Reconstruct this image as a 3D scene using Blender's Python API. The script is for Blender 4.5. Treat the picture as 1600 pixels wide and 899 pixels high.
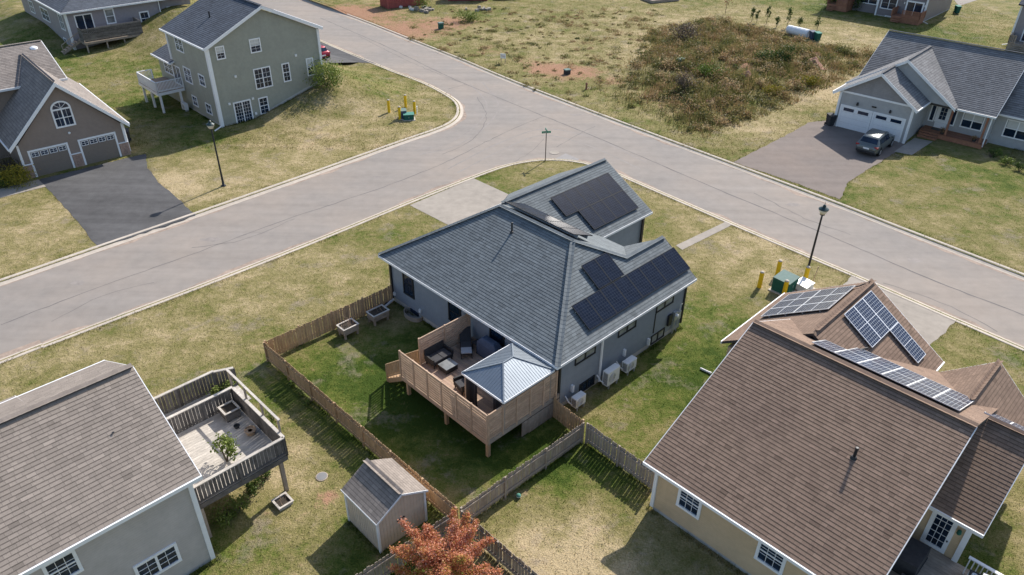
import bpy, bmesh, math, random
import numpy as np
from mathutils import Vector, Matrix
from mathutils.geometry import delaunay_2d_cdt
random.seed(7); rng = np.random.default_rng(7)
for o in list(bpy.data.objects): bpy.data.objects.remove(o)
scene = bpy.context.scene; COL = scene.collection
# ------------------------------------------------------------------ camera
CH, PITCH, ROLL, FPX = 25.0, .57361, -.013286, 1164.88
_fw = np.array([0, math.cos(PITCH), -math.sin(PITCH)]); _rt = np.array([1., 0, 0]); _dn = np.cross(_fw, _rt)
_c, _s = math.cos(ROLL), math.sin(ROLL)
RT, DN, FW = _c*_rt + _s*_dn, -_s*_rt + _c*_dn, _fw
cam = bpy.data.objects.new('camera', bpy.data.cameras.new('camera')); COL.objects.link(cam)
cam.data.sensor_width = 36; cam.data.lens = FPX/1600*36; cam.data.clip_end = 3000; cam.data.clip_start = .5
cam.matrix_world = Matrix(((RT[0], -DN[0], -FW[0], 0), (RT[1], -DN[1], -FW[1], 0), (RT[2], -DN[2], -FW[2], CH), (0, 0, 0, 1)))
scene.camera = cam
# ------------------------------------------------------------------ sky, sun, exposure
SUN_AZ, SUN_EL = 57.0, 39.5          # direction towards the sun: angle from +X (ccw), elevation
w = bpy.data.worlds.new('World'); scene.world = w; w.use_nodes = True
nt = w.node_tree; bg = nt.nodes['Background']; sk = nt.nodes.new('ShaderNodeTexSky'); sk.sky_type = 'NISHITA'
sk.sun_disc = False; sk.sun_elevation = math.radians(SUN_EL); sk.sun_rotation = math.radians(90-SUN_AZ)
sk.air_density = 1.0; sk.dust_density = 1.2; sk.ozone_density = 1.0
nt.links.new(sk.outputs[0], bg.inputs[0]); bg.inputs[1].default_value = .125
sun = bpy.data.lights.new('sun', 'SUN'); sun.energy = 4.2; sun.angle = math.radians(.6); sun.color = (1, .935, .85)
so = bpy.data.objects.new('sun', sun); COL.objects.link(so)
_e, _a = math.radians(SUN_EL), math.radians(SUN_AZ)
so.rotation_euler = Vector((math.cos(_e)*math.cos(_a), math.cos(_e)*math.sin(_a), math.sin(_e))).to_track_quat('Z', 'Y').to_euler()
so.location = (60, 90, 80)
vs = scene.view_settings; vs.view_transform = 'Standard'; vs.look = 'None'; vs.gamma = 1; vs.exposure = 0.62; vs.use_curve_mapping = False
# ------------------------------------------------------------------ frames, pixel rays, terrain
def sst(a, b, x):
    t = np.clip((x-a)/(b-a), 0, 1); return t*t*(3-2*t)
class Frame:
    def __init__(s, ox, oy, deg, oz=0.):
        s.o = (ox, oy, oz); s.deg = deg; a = math.radians(deg); s.c, s.s = math.cos(a), math.sin(a)
        s.m = Matrix.Translation((ox, oy, oz)) @ Matrix.Rotation(a, 4, 'Z')
    def w(s, u, v): return (s.o[0]+s.c*u-s.s*v, s.o[1]+s.s*u+s.c*v)
    def l(s, x, y): dx, dy = x-s.o[0], y-s.o[1]; return s.c*dx+s.s*dy, -s.s*dx+s.c*dy
FM = Frame(2.3, 27.55, 44.6)            # blue-grey house in the middle
FT = Frame(6.05, 21.54, -45)            # tan house
FG = Frame(-11.58, 18.70, 45)           # grey house
FB = Frame(-38.02, 53.49, 42)           # brown house
FN = Frame(-26.69, 65.08, 44)           # green house
FR = Frame(30.10, 67.62, -42)           # house with the SUV
FL = Frame(-52.4, 89.6, 44)             # far grey house with long deck
FP = Frame(57.1, 108.7, -43)            # far purple-grey house
FQ = Frame(62.8, 97.0, -43)             # far house at the edge
MOUNDS = [(22, 88, 7, .9), (29, 88, 6, .8), (34, 87, 5, .7), (27, 80, 6, .7), (20, 76, 5, .5), (17, 83, 5, .4), (25.8, 83, 1.6, .5), (35.1, 88.4, 1.8, .6)]
def TZ(x, y):
    x = np.asarray(x, float); y = np.asarray(y, float)
    u, v = FN.l(x, y); z = 1.95*np.clip((u-2.8)/7.8, 0, 1)**1.15*sst(-7, -.2, v)*(1-sst(12.5, 20, u))
    u, v = FL.l(x, y); z = z + 1.2*sst(0, 11, np.maximum(u, v))*sst(-6, 0, u)*sst(-7, 0, v)*(1-sst(22, 40, u))
    for mx, my, r, h in MOUNDS: z = z + h*np.exp(-((x-mx)**2+(y-my)**2)/(2*(r*.55)**2))
    return z
def G(px, py, dz=0.):
    d = RT*(px-800)/FPX + DN*(py-449.5)/FPX + FW; z = dz
    for _ in range(12):
        t = (z-CH)/d[2]; x, y = d[0]*t, d[1]*t; z = .5*z + .5*(float(TZ(x, y))+dz)
    return (x, y, z)
# ------------------------------------------------------------------ mesh building
class MB:
    def __init__(s): s.v = []; s.f = []; s.t = []
    def quad(s, a, b, c, d, t=1.): i = len(s.v); s.v += [a, b, c, d]; s.f.append((i, i+1, i+2, i+3)); s.t.append(t); return s
    def tri(s, a, b, c, t=1.): i = len(s.v); s.v += [a, b, c]; s.f.append((i, i+1, i+2)); s.t.append(t); return s
    def box(s, x0, x1, y0, y1, z0, z1, t=1.):
        i = len(s.v)
        s.v += [(x0, y0, z0), (x1, y0, z0), (x1, y1, z0), (x0, y1, z0), (x0, y0, z1), (x1, y0, z1), (x1, y1, z1), (x0, y1, z1)]
        for q in ((0, 3, 2, 1), (4, 5, 6, 7), (0, 1, 5, 4), (1, 2, 6, 5), (2, 3, 7, 6), (3, 0, 4, 7)): s.f.append(tuple(i+k for k in q)); s.t.append(t)
        return s
    def beam(s, p, q, wd, ht, up=(0, 0, 1), t=1.):   # box along p-q
        p, q = Vector(p), Vector(q); d = (q-p).normalized(); u = Vector(up)
        if abs(d.dot(u)) > .98: u = Vector((1, 0, 0))
        a = d.cross(u).normalized()*wd/2; b = a.cross(d).normalized()*ht/2; i = len(s.v)
        s.v += [tuple(e+k) for e in (p, q) for k in (-a-b, a-b, a+b, -a+b)]
        for f in ((3, 2, 1, 0), (4, 5, 6, 7), (0, 1, 5, 4), (1, 2, 6, 5), (2, 3, 7, 6), (3, 0, 4, 7)): s.f.append(tuple(i+k for k in f)); s.t.append(t)
        return s
    def prism(s, poly, z0, z1):   # poly: (x,y) ccw
        i = len(s.v); n = len(poly)
        s.v += [(x, y, z0) for x, y in poly] + [(x, y, z1) for x, y in poly]
        s.f += [tuple(i+n-1-k for k in range(n)), tuple(i+n+k for k in range(n))]
        s.f += [(i+k, i+(k+1) % n, i+n+(k+1) % n, i+n+k) for k in range(n)]; s.t += [1.]*(n+2); return s
    def slab(s, pts, th):         # planar polygon thickened straight down
        i = len(s.v); n = len(pts); s.v += [tuple(p) for p in pts] + [(p[0], p[1], p[2]-th) for p in pts]
        s.f += [tuple(i+k for k in range(n)), tuple(i+2*n-1-k for k in range(n))]
        s.f += [(i+k, i+n+k, i+n+(k+1) % n, i+(k+1) % n) for k in range(n)]; s.t += [1.]*(n+2); return s
    def ext(s, pts, dv):          # planar polygon extruded along dv
        i = len(s.v); n = len(pts); dv = Vector(dv); s.v += [tuple(p) for p in pts] + [tuple(Vector(p)+dv) for p in pts]
        s.f += [tuple(i+k for k in range(n)), tuple(i+2*n-1-k for k in range(n))]
        s.f += [(i+k, i+n+k, i+n+(k+1) % n, i+(k+1) % n) for k in range(n)]; s.t += [1.]*(n+2); return s
    def tube(s, pts, rad, n=8):
        pts = [Vector(p) for p in pts]; rad = rad if hasattr(rad, '__len__') else [rad]*len(pts); i0 = len(s.v)
        for k, p in enumerate(pts):
            d = (pts[min(k+1, len(pts)-1)]-pts[max(k-1, 0)]).normalized(); a = d.cross(Vector((0, 0, 1)) if abs(d.z) < .95 else Vector((1, 0, 0))).normalized(); b = d.cross(a)
            for j in range(n): s.v.append(tuple(p+(a*math.cos(2*math.pi*j/n)+b*math.sin(2*math.pi*j/n))*rad[k]))
        for k in range(len(pts)-1):
            for j in range(n): a0 = i0+k*n+j; a1 = i0+k*n+(j+1) % n; s.f.append((a0, a1, a1+n, a0+n)); s.t.append(1.)
        s.f += [tuple(i0+n-1-j for j in range(n)), tuple(i0+(len(pts)-1)*n+j for j in range(n))]; s.t += [1., 1.]; return s
    def lathe(s, prof, n=12, c=(0, 0)):
        i0 = len(s.v)
        for r, z in prof:
            for j in range(n): s.v.append((c[0]+r*math.cos(2*math.pi*j/n), c[1]+r*math.sin(2*math.pi*j/n), z))
        for k in range(len(prof)-1):
            for j in range(n): a0 = i0+k*n+j; a1 = i0+k*n+(j+1) % n; s.f.append((a0, a1, a1+n, a0+n)); s.t.append(1.)
        s.f.append(tuple(i0+n-1-j for j in range(n))); s.f.append(tuple(i0+(len(prof)-1)*n+j for j in range(n))); s.t += [1., 1.]; return s
    def mesh(s, name, tint=False, fix=True):
        me = bpy.data.meshes.new(name); me.from_pydata([tuple(p) for p in s.v], [], s.f)
        if tint: at = me.attributes.new('tint', 'FLOAT', 'FACE'); at.data.foreach_set('value', s.t)
        if fix:
            bm = bmesh.new(); bm.from_mesh(me); bmesh.ops.recalc_face_normals(bm, faces=bm.faces); bm.to_mesh(me); bm.free()
        me.update(); return me
    def build(s, name, mat, parent=None, tint=False, fix=True, kind=None, smooth=False):
        return put(name, s.mesh(name, tint, fix), mat, parent, kind=kind, smooth=smooth)
def put(name, me, mat, parent=None, mtx=None, kind=None, smooth=False):
    if mat is not None and not me.materials: me.materials.append(MAT[mat])
    if smooth: me.polygons.foreach_set('use_smooth', [True]*len(me.polygons))
    o = bpy.data.objects.new(name, me); COL.objects.link(o)
    if parent is not None: o.parent = parent
    if mtx is not None: o.matrix_basis = mtx
    if kind: o['kind'] = kind
    return o
def tag(o, label, cat, group=None):
    o['label'] = label; o['category'] = cat
    if group: o['group'] = group
    return o
def thing(name, label, cat, mtx=None, group=None):
    o = bpy.data.objects.new(name, None); o.empty_display_size = .3; COL.objects.link(o)
    if mtx is not None: o.matrix_world = mtx
    return tag(o, label, cat, group)
def fm(fr, u=0, v=0, z=0, rot=0): return fr.m @ Matrix.Translation((u, v, z)) @ Matrix.Rotation(math.radians(rot), 4, 'Z')
def wm(x, y, z=0, rot=0): return Matrix.Translation((x, y, z)) @ Matrix.Rotation(math.radians(rot), 4, 'Z')
def copytree(o, mtx=None, label=None, parent=None):
    c = o.copy(); COL.objects.link(c); c.parent = parent
    if mtx is not None: c.matrix_world = mtx
    if label: c['label'] = label
    for ch in [k for k in bpy.data.objects if k.parent == o]: copytree(ch, None, None, c)
    return c
def arr_mesh(name, verts, faces, tint=None, extra=None):
    me = bpy.data.meshes.new(name); nv, nf = len(verts), len(faces); k = faces.shape[1]
    me.vertices.add(nv); me.vertices.foreach_set('co', np.ascontiguousarray(verts, dtype=np.float32).ravel())
    me.loops.add(nf*k); me.loops.foreach_set('vertex_index', np.ascontiguousarray(faces, dtype=np.int32).ravel())
    me.polygons.add(nf); me.polygons.foreach_set('loop_start', np.arange(0, nf*k, k, dtype=np.int32))
    if tint is not None: at = me.attributes.new('tint', 'FLOAT', 'FACE'); at.data.foreach_set('value', np.asarray(tint, dtype=np.float32))
    for n, vals in (extra or {}).items(): at = me.attributes.new(n, 'FLOAT', 'POINT'); at.data.foreach_set('value', np.asarray(vals, dtype=np.float32))
    me.update(calc_edges=True); return me
# ------------------------------------------------------------------ materials
MAT = {}
class NT:
    def __init__(s, name):
        m = bpy.data.materials.new(name); m.use_nodes = True; s.m = m; s.t = m.node_tree; s.b = s.t.nodes['Principled BSDF']; MAT[name] = m
    def n(s, ty, **k):
        x = s.t.nodes.new('ShaderNode'+ty)
        for a, b in k.items(): setattr(x, a, b)
        return x
    def l(s, a, b): s.t.links.new(a, b)
    def math(s, op, a, b=None, clamp=False):
        x = s.n('Math', operation=op); x.use_clamp = clamp
        for i, q in enumerate((a, b)):
            if q is None: continue
            if isinstance(q, (int, float)): x.inputs[i].default_value = q
            else: s.l(q, x.inputs[i])
        return x.outputs[0]
    def noise(s, scale, det=4, rough=.6, vec=None):
        x = s.n('TexNoise'); x.inputs['Scale'].default_value = scale; x.inputs['Detail'].default_value = det; x.inputs['Roughness'].default_value = rough
        if vec is not None: s.l(vec, x.inputs['Vector'])
        return x.outputs['Fac']
    def obj(s): return s.n('TexCoord').outputs['Object']
    def attr(s, nm): x = s.n('Attribute'); x.attribute_name = nm; return x.outputs['Fac']
    def mix(s, f, a, b, bt='MIX'):
        x = s.n('Mix', data_type='RGBA', blend_type=bt)
        for i, q in ((0, f), (6, a), (7, b)):
            if isinstance(q, (int, float)): x.inputs[i].default_value = q
            elif isinstance(q, tuple): x.inputs[i].default_value = (*q, 1)
            else: s.l(q, x.inputs[i])
        return x.outputs[2]
    def scale(s, col, f):      # colour times scalar
        x = s.n('VectorMath', operation='SCALE')
        if isinstance(col, tuple): x.inputs[0].default_value = col
        else: s.l(col, x.inputs[0])
        if isinstance(f, (int, float)): x.inputs['Scale'].default_value = f
        else: s.l(f, x.inputs['Scale'])
        return x.outputs[0]
    def mrange(s, v, a, b, c, d):
        x = s.n('MapRange'); s.l(v, x.inputs[0])
        for i, q in enumerate((a, b, c, d)): x.inputs[i+1].default_value = q
        return x.outputs[0]
    def bump(s, h, st=.3, dist=.02):
        x = s.n('Bump'); x.inputs['Strength'].default_value = st; x.inputs['Distance'].default_value = dist; s.l(h, x.inputs['Height']); s.l(x.outputs[0], s.b.inputs['Normal'])
    def fin(s, col, rough=.8, metal=0., spec=.5):
        if isinstance(col, tuple): s.b.inputs['Base Color'].default_value = (*col, 1)
        else: s.l(col, s.b.inputs['Base Color'])
        s.b.inputs['Roughness'].default_value = rough; s.b.inputs['Metallic'].default_value = metal; s.b.inputs['Specular IOR Level'].default_value = spec
def plain(name, col, rough=.7, var=.12, sc=6., metal=0., spec=.4, bump=0.):
    t = NT(name); v = t.obj(); n = t.noise(sc, 5, .65, v); big = t.noise(sc*.12, 2, .5, v)
    f = t.math('ADD', t.mrange(n, .3, .7, 1-var, 1+var), t.mrange(big, .3, .7, -var*.6, var*.6))
    t.fin(t.scale(col, f), rough, metal, spec)
    if bump: t.bump(n, bump, .01)
def siding(name, col, pitch=.11, var=.07):
    t = NT(name); v = t.obj(); sx = t.n('SeparateXYZ'); t.l(v, sx.inputs[0])
    fr = t.math('FRACT', t.math('DIVIDE', sx.outputs[2], pitch)); big = t.noise(.7, 4, .6, v); st = t.noise(3., 4, .7, v)
    f = t.math('ADD', t.mrange(big, .3, .7, 1-var, 1+var), t.mrange(st, .3, .7, -var, var))
    lap = t.mrange(fr, 0, .14, .8, 1.)
    t.fin(t.scale(col, t.math('MULTIPLY', f, lap)), .55, 0, .35); t.bump(t.math('SUBTRACT', 1., fr), .5, .018)
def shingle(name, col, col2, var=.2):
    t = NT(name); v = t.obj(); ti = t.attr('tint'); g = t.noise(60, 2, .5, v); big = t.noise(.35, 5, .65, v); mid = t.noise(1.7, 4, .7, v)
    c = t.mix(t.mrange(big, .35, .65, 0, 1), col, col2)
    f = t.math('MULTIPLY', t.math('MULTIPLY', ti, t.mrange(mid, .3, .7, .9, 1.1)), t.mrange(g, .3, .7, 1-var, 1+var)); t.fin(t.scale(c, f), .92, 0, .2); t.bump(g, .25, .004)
def wood(name, col, col2, var=.25, rough=.8):
    t = NT(name); v = t.obj(); oi = t.n('ObjectInfo').outputs['Random']
    add = t.n('VectorMath', operation='ADD'); t.l(v, add.inputs[0]); sc = t.n('VectorMath', operation='SCALE'); sc.inputs[0].default_value = (31, 17, 23); t.l(oi, sc.inputs['Scale']); t.l(sc.outputs[0], add.inputs[1])
    mp = t.n('Mapping'); mp.inputs['Scale'].default_value = (2.5, 9, 2.5); t.l(add.outputs[0], mp.inputs[0]); n = t.noise(2., 5, .7, mp.outputs[0]); n2 = t.noise(1.1, 3, .6, add.outputs[0])
    c = t.mix(t.math('ADD', t.mrange(n2, .35, .65, -.2, .7), t.math('MULTIPLY', oi, .5), True), col, col2)
    f = t.math('MULTIPLY', t.mrange(n, .25, .75, 1-var, 1+var), t.mrange(oi, 0, 1, .82, 1.15)); t.fin(t.scale(c, f), rough, 0, .25); t.bump(n, .2, .006)
def leafm(name, cols, trans=.25):
    t = NT(name); ti = t.attr('tint'); r = t.n('ValToRGB'); e = r.color_ramp.elements
    for i, c in enumerate(cols):
        p = i/(len(cols)-1)
        if i == 0: el = e[0]
        elif i == len(cols)-1: el = e[-1]
        else: el = e.new(p)
        el.position = p; el.color = (*c, 1)
    t.l(ti, r.inputs[0]); t.fin(r.outputs[0], .6, 0, .25)
    tr = t.n('BsdfTranslucent'); t.l(r.outputs[0], tr.inputs[0]); mx = t.n('MixShader'); mx.inputs[0].default_value = trans
    t.l(t.b.outputs[0], mx.inputs[1]); t.l(tr.outputs[0], mx.inputs[2]); t.l(mx.outputs[0], t.t.nodes['Material Output'].inputs[0])
def grassm(name, blade=False):
    t = NT(name); v = t.obj(); dry, soil, lush = t.attr('dry'), t.attr('soil'), t.attr('lush')
    n1 = t.noise(.16, 4, .6, v); n2 = t.noise(.7, 5, .65, v); n3 = t.noise(3.2, 4, .7, v); n4 = t.noise(14, 3, .7, v)
    k = t.math('ADD', t.mrange(n1, .3, .7, -.2, .2), t.mrange(n2, .3, .7, -.25, .25)); k = t.math('ADD', k, t.mrange(n3, .3, .7, -.15, .15)); k = t.math('ADD', k, t.mrange(n4, .3, .7, -.12, .12))
    k = t.math('ADD', k, t.math('ADD', t.math('SUBTRACT', dry, lush), .525), True)
    r = t.n('ValToRGB'); e = r.color_ramp.elements; e[0].position = 0; e[0].color = (.045, .075, .012, 1); e[1].position = 1; e[1].color = (.42, .335, .20, 1)
    for p, c in ((.25, (.10, .125, .026)), (.5, (.186, .168, .064)), (.75, (.278, .233, .114))): el = e.new(p); el.position = p; el.color = (*c, 1)
    t.l(k, r.inputs[0]); sm = t.math('ADD', soil, t.math('ADD', t.mrange(n3, .3, .7, -.3, .3), t.mrange(n2, .3, .7, -.3, .3))); sm = t.mrange(sm, .3, .8, 0, .9)
    sm.node.clamp = True
    bare = t.mrange(t.math('ADD', t.noise(.42, 5, .7, v), t.math('MULTIPLY', n3, .25)), .68, .82, 0, .6)
    c = t.mix(bare, r.outputs[0], (.25, .21, .165)); c = t.mix(sm, c, (.34, .19, .125))
    f = t.mrange(n4, .25, .75, .8, 1.18)
    if blade: f = t.math('MULTIPLY', f, t.attr('tint'))
    t.fin(t.scale(c, f), .95, 0, .1)
    if blade:
        tr = t.n('BsdfTranslucent'); t.l(t.b.inputs['Base Color'].links[0].from_socket, tr.inputs[0]); mx = t.n('MixShader'); mx.inputs[0].default_value = .45
        t.l(t.b.outputs[0], mx.inputs[1]); t.l(tr.outputs[0], mx.inputs[2]); t.l(mx.outputs[0], t.t.nodes['Material Output'].inputs[0])
    if not blade: t.bump(t.math('ADD', n4, t.math('MULTIPLY', n3, 1.5)), .9, .06)
def asphalt(name, col, var=.1, warm=(1., .95, .9)):
    t = NT(name); v = t.obj(); g = t.noise(45, 2, .6, v); m = t.noise(1.3, 5, .65, v); b = t.noise(.12, 4, .6, v)
    mp = t.n('Mapping'); mp.inputs['Rotation'].default_value = (0, 0, math.radians(-48)); mp.inputs['Scale'].default_value = (.06, 1.0, 1); t.l(v, mp.inputs[0]); st = t.noise(1.1, 4, .6, mp.outputs[0]); mp2 = t.n('Mapping'); mp2.inputs['Rotation'].default_value = (0, 0, math.radians(46)); mp2.inputs['Scale'].default_value = (.05, .9, 1); t.l(v, mp2.inputs[0]); st2 = t.noise(1.0, 4, .6, mp2.outputs[0]); st = t.math('MULTIPLY', t.math('ADD', st, st2), .5)
    f = t.math('ADD', t.mrange(g, .3, .7, 1-var, 1+var), t.mrange(m, .3, .7, -var*.7, var*.7)); f = t.math('ADD', f, t.mrange(b, .3, .7, -var, var)); f = t.math('ADD', f, t.mrange(st, .35, .65, -var*.9, var*.9))
    c = t.mix(t.mrange(b, .35, .65, 0, 1), col, tuple(a*q for a, q in zip(col, warm))); t.fin(t.scale(c, f), .9, 0, .25); t.bump(g, .3, .01)
def glass(name, col=(.012, .016, .022), rough=.06): t = NT(name); n = t.noise(1.5, 2, .5, t.obj()); t.fin(t.scale(col, t.mrange(n, .3, .7, .6, 1.5)), rough, 0, .55)
def panelm(name, cell, line, cw, ch, lw=.05, rough=.18, spec=.22):
    t = NT(name); sx = t.n('SeparateXYZ'); t.l(t.obj(), sx.inputs[0]); fx = t.math('FRACT', t.math('DIVIDE', sx.outputs[0], cw)); fy = t.math('FRACT', t.math('DIVIDE', sx.outputs[1], ch))
    m = t.math('MAXIMUM', t.math('LESS_THAN', fx, lw), t.math('LESS_THAN', fy, lw)); n = t.noise(2.5, 2, .5, t.obj()); c = t.mix(m, t.scale(cell, t.mrange(n, .3, .7, .8, 1.25)), line); t.fin(c, rough, 0, spec)
grassm('lawn'); grassm('grass_blade', True)
asphalt('road', (.258, .236, .216), .1); asphalt('asphalt_drive', (.088, .087, .088), .2, (1, 1, 1)); asphalt('light_drive', (.18, .155, .142), .12)
plain('concrete', (.46, .405, .34), .9, .12, 3, bump=.2); plain('concrete_pale', (.30, .268, .23), .9, .13, 1.6, bump=.2); plain('foundation', (.42, .41, .385), .9, .12, 2)
siding('siding_blue', (.228, .26, .305)); siding('siding_tan', (.56, .42, .265)); siding('siding_grey', (.455, .42, .395)); siding('siding_brown', (.25, .20, .17)); siding('siding_green', (.31, .315, .265)); siding('siding_light', (.37, .375, .375)); siding('siding_mauve', (.27, .25, .265)); siding('siding_purple', (.20, .18, .185))
siding('shake_grey', (.24, .235, .24), .16, .12); siding('shake_blue', (.30, .33, .36), .16, .12)
shingle('sh_slate', (.165, .185, .195), (.145, .163, .174)); shingle('sh_brown', (.245, .172, .128), (.21, .147, .112)); shingle('sh_taupe', (.27, .232, .20), (.235, .202, .176)); shingle('sh_dark', (.10, .115, .14), (.085, .095, .115)); shingle('sh_grey', (.21, .21, .215), (.17, .172, .178)); shingle('sh_warm', (.25, .22, .20), (.21, .188, .175))
plain('white_trim', (.78, .79, .80), .5, .05); plain('black_trim', (.018, .02, .024), .5, .1); plain('white_plastic', (.72, .73, .73), .4, .05); plain('grey_metal', (.42, .44, .45), .45, .08, metal=.4)
wood('cedar', (.47, .325, .20), (.41, .27, .155)); wood('cedar_pale', (.50, .36, .255), (.42, .29, .20)); wood('weathered', (.37, .31, .25), (.29, .24, .195)); wood('old_grey', (.095, .087, .082), (.17, .157, .145), .35); wood('deck_worn', (.55, .51, .455), (.40, .37, .33), .3); wood('deck_brown', (.40, .285, .215), (.34, .24, .18)); wood('red_wood', (.33, .16, .095), (.27, .125, .08))
glass('glass', (.010, .022, .045), .05); glass('glass_pale', (.22, .23, .23), .2); glass('lens', (.62, .58, .48), .35)
panelm('pv_black', (.009, .015, .030), (.045, .055, .078), .168, .155, .07, .22, .07); panelm('pv_blue', (.012, .022, .055), (.42, .45, .48), .155, .158, .09)
plain('pv_black_frame', (.02, .024, .03), .6, .1, spec=.08); plain('pv_silver_frame', (.75, .76, .77), .35, .04, metal=.3)
plain('yellow', (.78, .50, .02), .7, .1, spec=.2); plain('util_green', (.03, .115, .085), .85, .12, spec=.1); plain('util_top', (.17, .23, .21), .9, .1, spec=.08); plain('lamp_green', (.01, .035, .04), .4, .1); plain('pole_black', (.015, .018, .025), .4, .1)
plain('sign_green', (.02, .25, .16), .5, .06); plain('post_brown', (.16, .12, .10), .7, .15); plain('stone', (.36, .25, .20), .9, .3, 12); plain('garage_brown', (.185, .155, .13), .6, .06, 4); plain('garage_white', (.74, .75, .77), .5, .04, 4)
plain('metal_roof', (.25, .285, .32), .42, .06, 2, metal=.6); plain('hip_metal', (.20, .23, .26), .7, .06, 2, spec=.2); plain('wicker', (.03, .03, .032), .7, .3, 40); plain('cushion', (.055, .055, .06), .9, .15); plain('cushion_grey', (.40, .40, .41), .9, .1); plain('cover_blue', (.07, .09, .14), .8, .15); plain('curtain', (.045, .045, .05), .9, .2)
plain('shed_wall', (.60, .495, .395), .8, .1, 3); plain('soil', (.36, .20, .14), .95, .25, 5, bump=.5); plain('potsoil', (.05, .04, .03), .95, .3, 20); plain('bark', (.11, .085, .07), .9, .3, 9, bump=.5); plain('terracotta', (.42, .30, .20), .8, .1); plain('dark_stuff', (.03, .032, .036), .8, .3, 5)
plain('paint_suv', (.125, .145, .15), .3, .04, 2, metal=.35, spec=.6); plain('paint_red', (.25, .012, .03), .25, .05, 2, metal=.4, spec=.6); plain('paint_dark', (.012, .014, .02), .25, .05, metal=.4, spec=.6); plain('tyre', (.014, .014, .015), .85, .1); plain('rim', (.5, .51, .53), .35, .05, metal=.7); plain('tail', (.32, .015, .015), .3, .05); plain('plate', (.75, .76, .78), .5, .03)
plain('container_red', (.34, .085, .075), .6, .15, 2); plain('tank_white', (.72, .74, .76), .45, .06); plain('teal', (.10, .26, .21), .8, .08, spec=.12); plain('blind', (.55, .55, .53), .6, .05); plain('roof_deck', (.07, .065, .062), .9, .1); plain('grit', (.30, .235, .19), .95, .25, 4); plain('tyre_mark', (.245, .222, .205), .9, .12, 3); plain('stain', (.24, .215, .197), .9, .15, 3); plain('wire', (.2, .2, .2), .5, .05); plain('skylight', (.75, .77, .80), .3, .04); plain('crack', (.135, .125, .12), .9, .12, 5); plain('patch', (.27, .255, .245), .9, .1, 3)
leafm('leaf_maple', ((.17, .20, .03), (.48, .33, .09), (.54, .21, .10), (.66, .29, .18), (.78, .46, .35)), .4)
leafm('leaf_green', ((.018, .04, .01), (.045, .085, .018), (.09, .13, .03), (.17, .20, .05))); leafm('leaf_gold', ((.07, .10, .012), (.16, .17, .02), (.30, .24, .025), (.42, .33, .04))); leafm('leaf_weed', ((.05, .066, .02), (.13, .138, .042), (.23, .19, .075), (.28, .175, .095), (.44, .34, .19)), .4); leafm('leaf_dark', ((.04, .04, .028), (.09, .075, .055), (.14, .105, .08), (.2, .15, .115)), .3); leafm('leaf_red', ((.12, .04, .02), (.24, .085, .04), (.30, .13, .07))); leafm('leaf_lime', ((.05, .09, .012), (.11, .16, .025), (.20, .25, .06), (.30, .32, .10)))
# ------------------------------------------------------------------ ground, roads, kerbs, drives
def spline(pts, step=.8):
    P = [Vector((p[0], p[1])) for p in pts]; P = [2*P[0]-P[1]]+P+[2*P[-1]-P[-2]]; out = []
    for i in range(1, len(P)-2):
        n = max(1, int((P[i+1]-P[i]).length/step))
        for k in range(n):
            t = k/n; a, b, c, d = P[i-1], P[i], P[i+1], P[i+2]
            out.append(.5*((2*b)+(c-a)*t+(2*a-5*b+4*c-d)*t*t+(3*b-a-3*c+d)*t**3))
    out.append(P[-2]); return [(p.x, p.y) for p in out]
UL = [(-62, 6), (-46, 23.2), (-31.6, 38.5), (-29, 41.3), (-26.2, 44.3), (-23, 47.7), (-19.6, 51.4), (-16.4, 54.9), (-13.1, 58.6), (-9.5, 62.6), (-6.9, 65.4), (-5.6, 67.6), (-5.25, 70), (-5.7, 72.8), (-7.1, 75.4), (-10, 79.3), (-14.7, 84.2), (-25.3, 96.3), (-38, 111.5), (-54, 131), (-76, 158)]
LO = [(-58, -2), (-42, 15.2), (-27.1, 30.9), (-25.6, 32.3), (-22.3, 35.5), (-19.6, 38.1), (-16.5, 41.2), (-13.2, 44.6), (-10.3, 47.7), (-7.7, 50.5), (-3.2, 55.1), (-.5, 57.5), (2.2, 58.7), (4.9, 58.6), (6.8, 57.6), (8.5, 56), (14.1, 49.6), (16.8, 46.5), (22.1, 40.6), (25.9, 36.2), (28.6, 33.1), (44, 15.2), (58, -1)]
UR = [(-69, 163), (-46, 135), (-31.5, 117.7), (-21.9, 106.8), (-13.9, 97), (-6.3, 87.6), (-1.4, 81.2), (3.7, 75), (9.6, 68.1), (14.4, 62.6), (18.6, 57.8), (24.2, 51.3), (27.8, 46.9), (32.9, 40.8), (48, 22.6), (63, 5)]
sUL, sLO, sUR = spline(UL), spline(LO), spline(UR)
road_poly = sLO + sUR[::-1] + sUL[::-1]      # lower kerb, upper kerb back, block kerb back
def inpoly(x, y, poly):
    x = np.asarray(x); y = np.asarray(y); c = np.zeros(x.shape, bool); n = len(poly); j = n-1
    for i in range(n):
        xi, yi = poly[i]; xj, yj = poly[j]
        if yi != yj: c ^= ((yi > y) != (yj > y)) & (x < (xj-xi)*(y-yi)/(yj-yi)+xi)
        j = i
    return c
gx, gy = np.meshgrid(np.arange(-78, 90, .9), np.arange(4, 140, .9)); gx = gx.ravel()+rng.uniform(-.2, .2, gx.size); gy = gy.ravel()+rng.uniform(-.2, .2, gy.size)
far = [(x, y) for x in range(-420, 421, 40) for y in range(-120, 621, 40) if not (-79 < x < 91 and 3 < y < 141)]
ring = np.array(road_poly)
keep = np.ones(gx.size, bool)
for k in range(0, len(ring), 400):
    d2 = (gx[:, None]-ring[None, k:k+400, 0])**2+(gy[:, None]-ring[None, k:k+400, 1])**2; keep &= d2.min(1) > .3
keep &= ~inpoly(gx, gy, road_poly)
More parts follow.
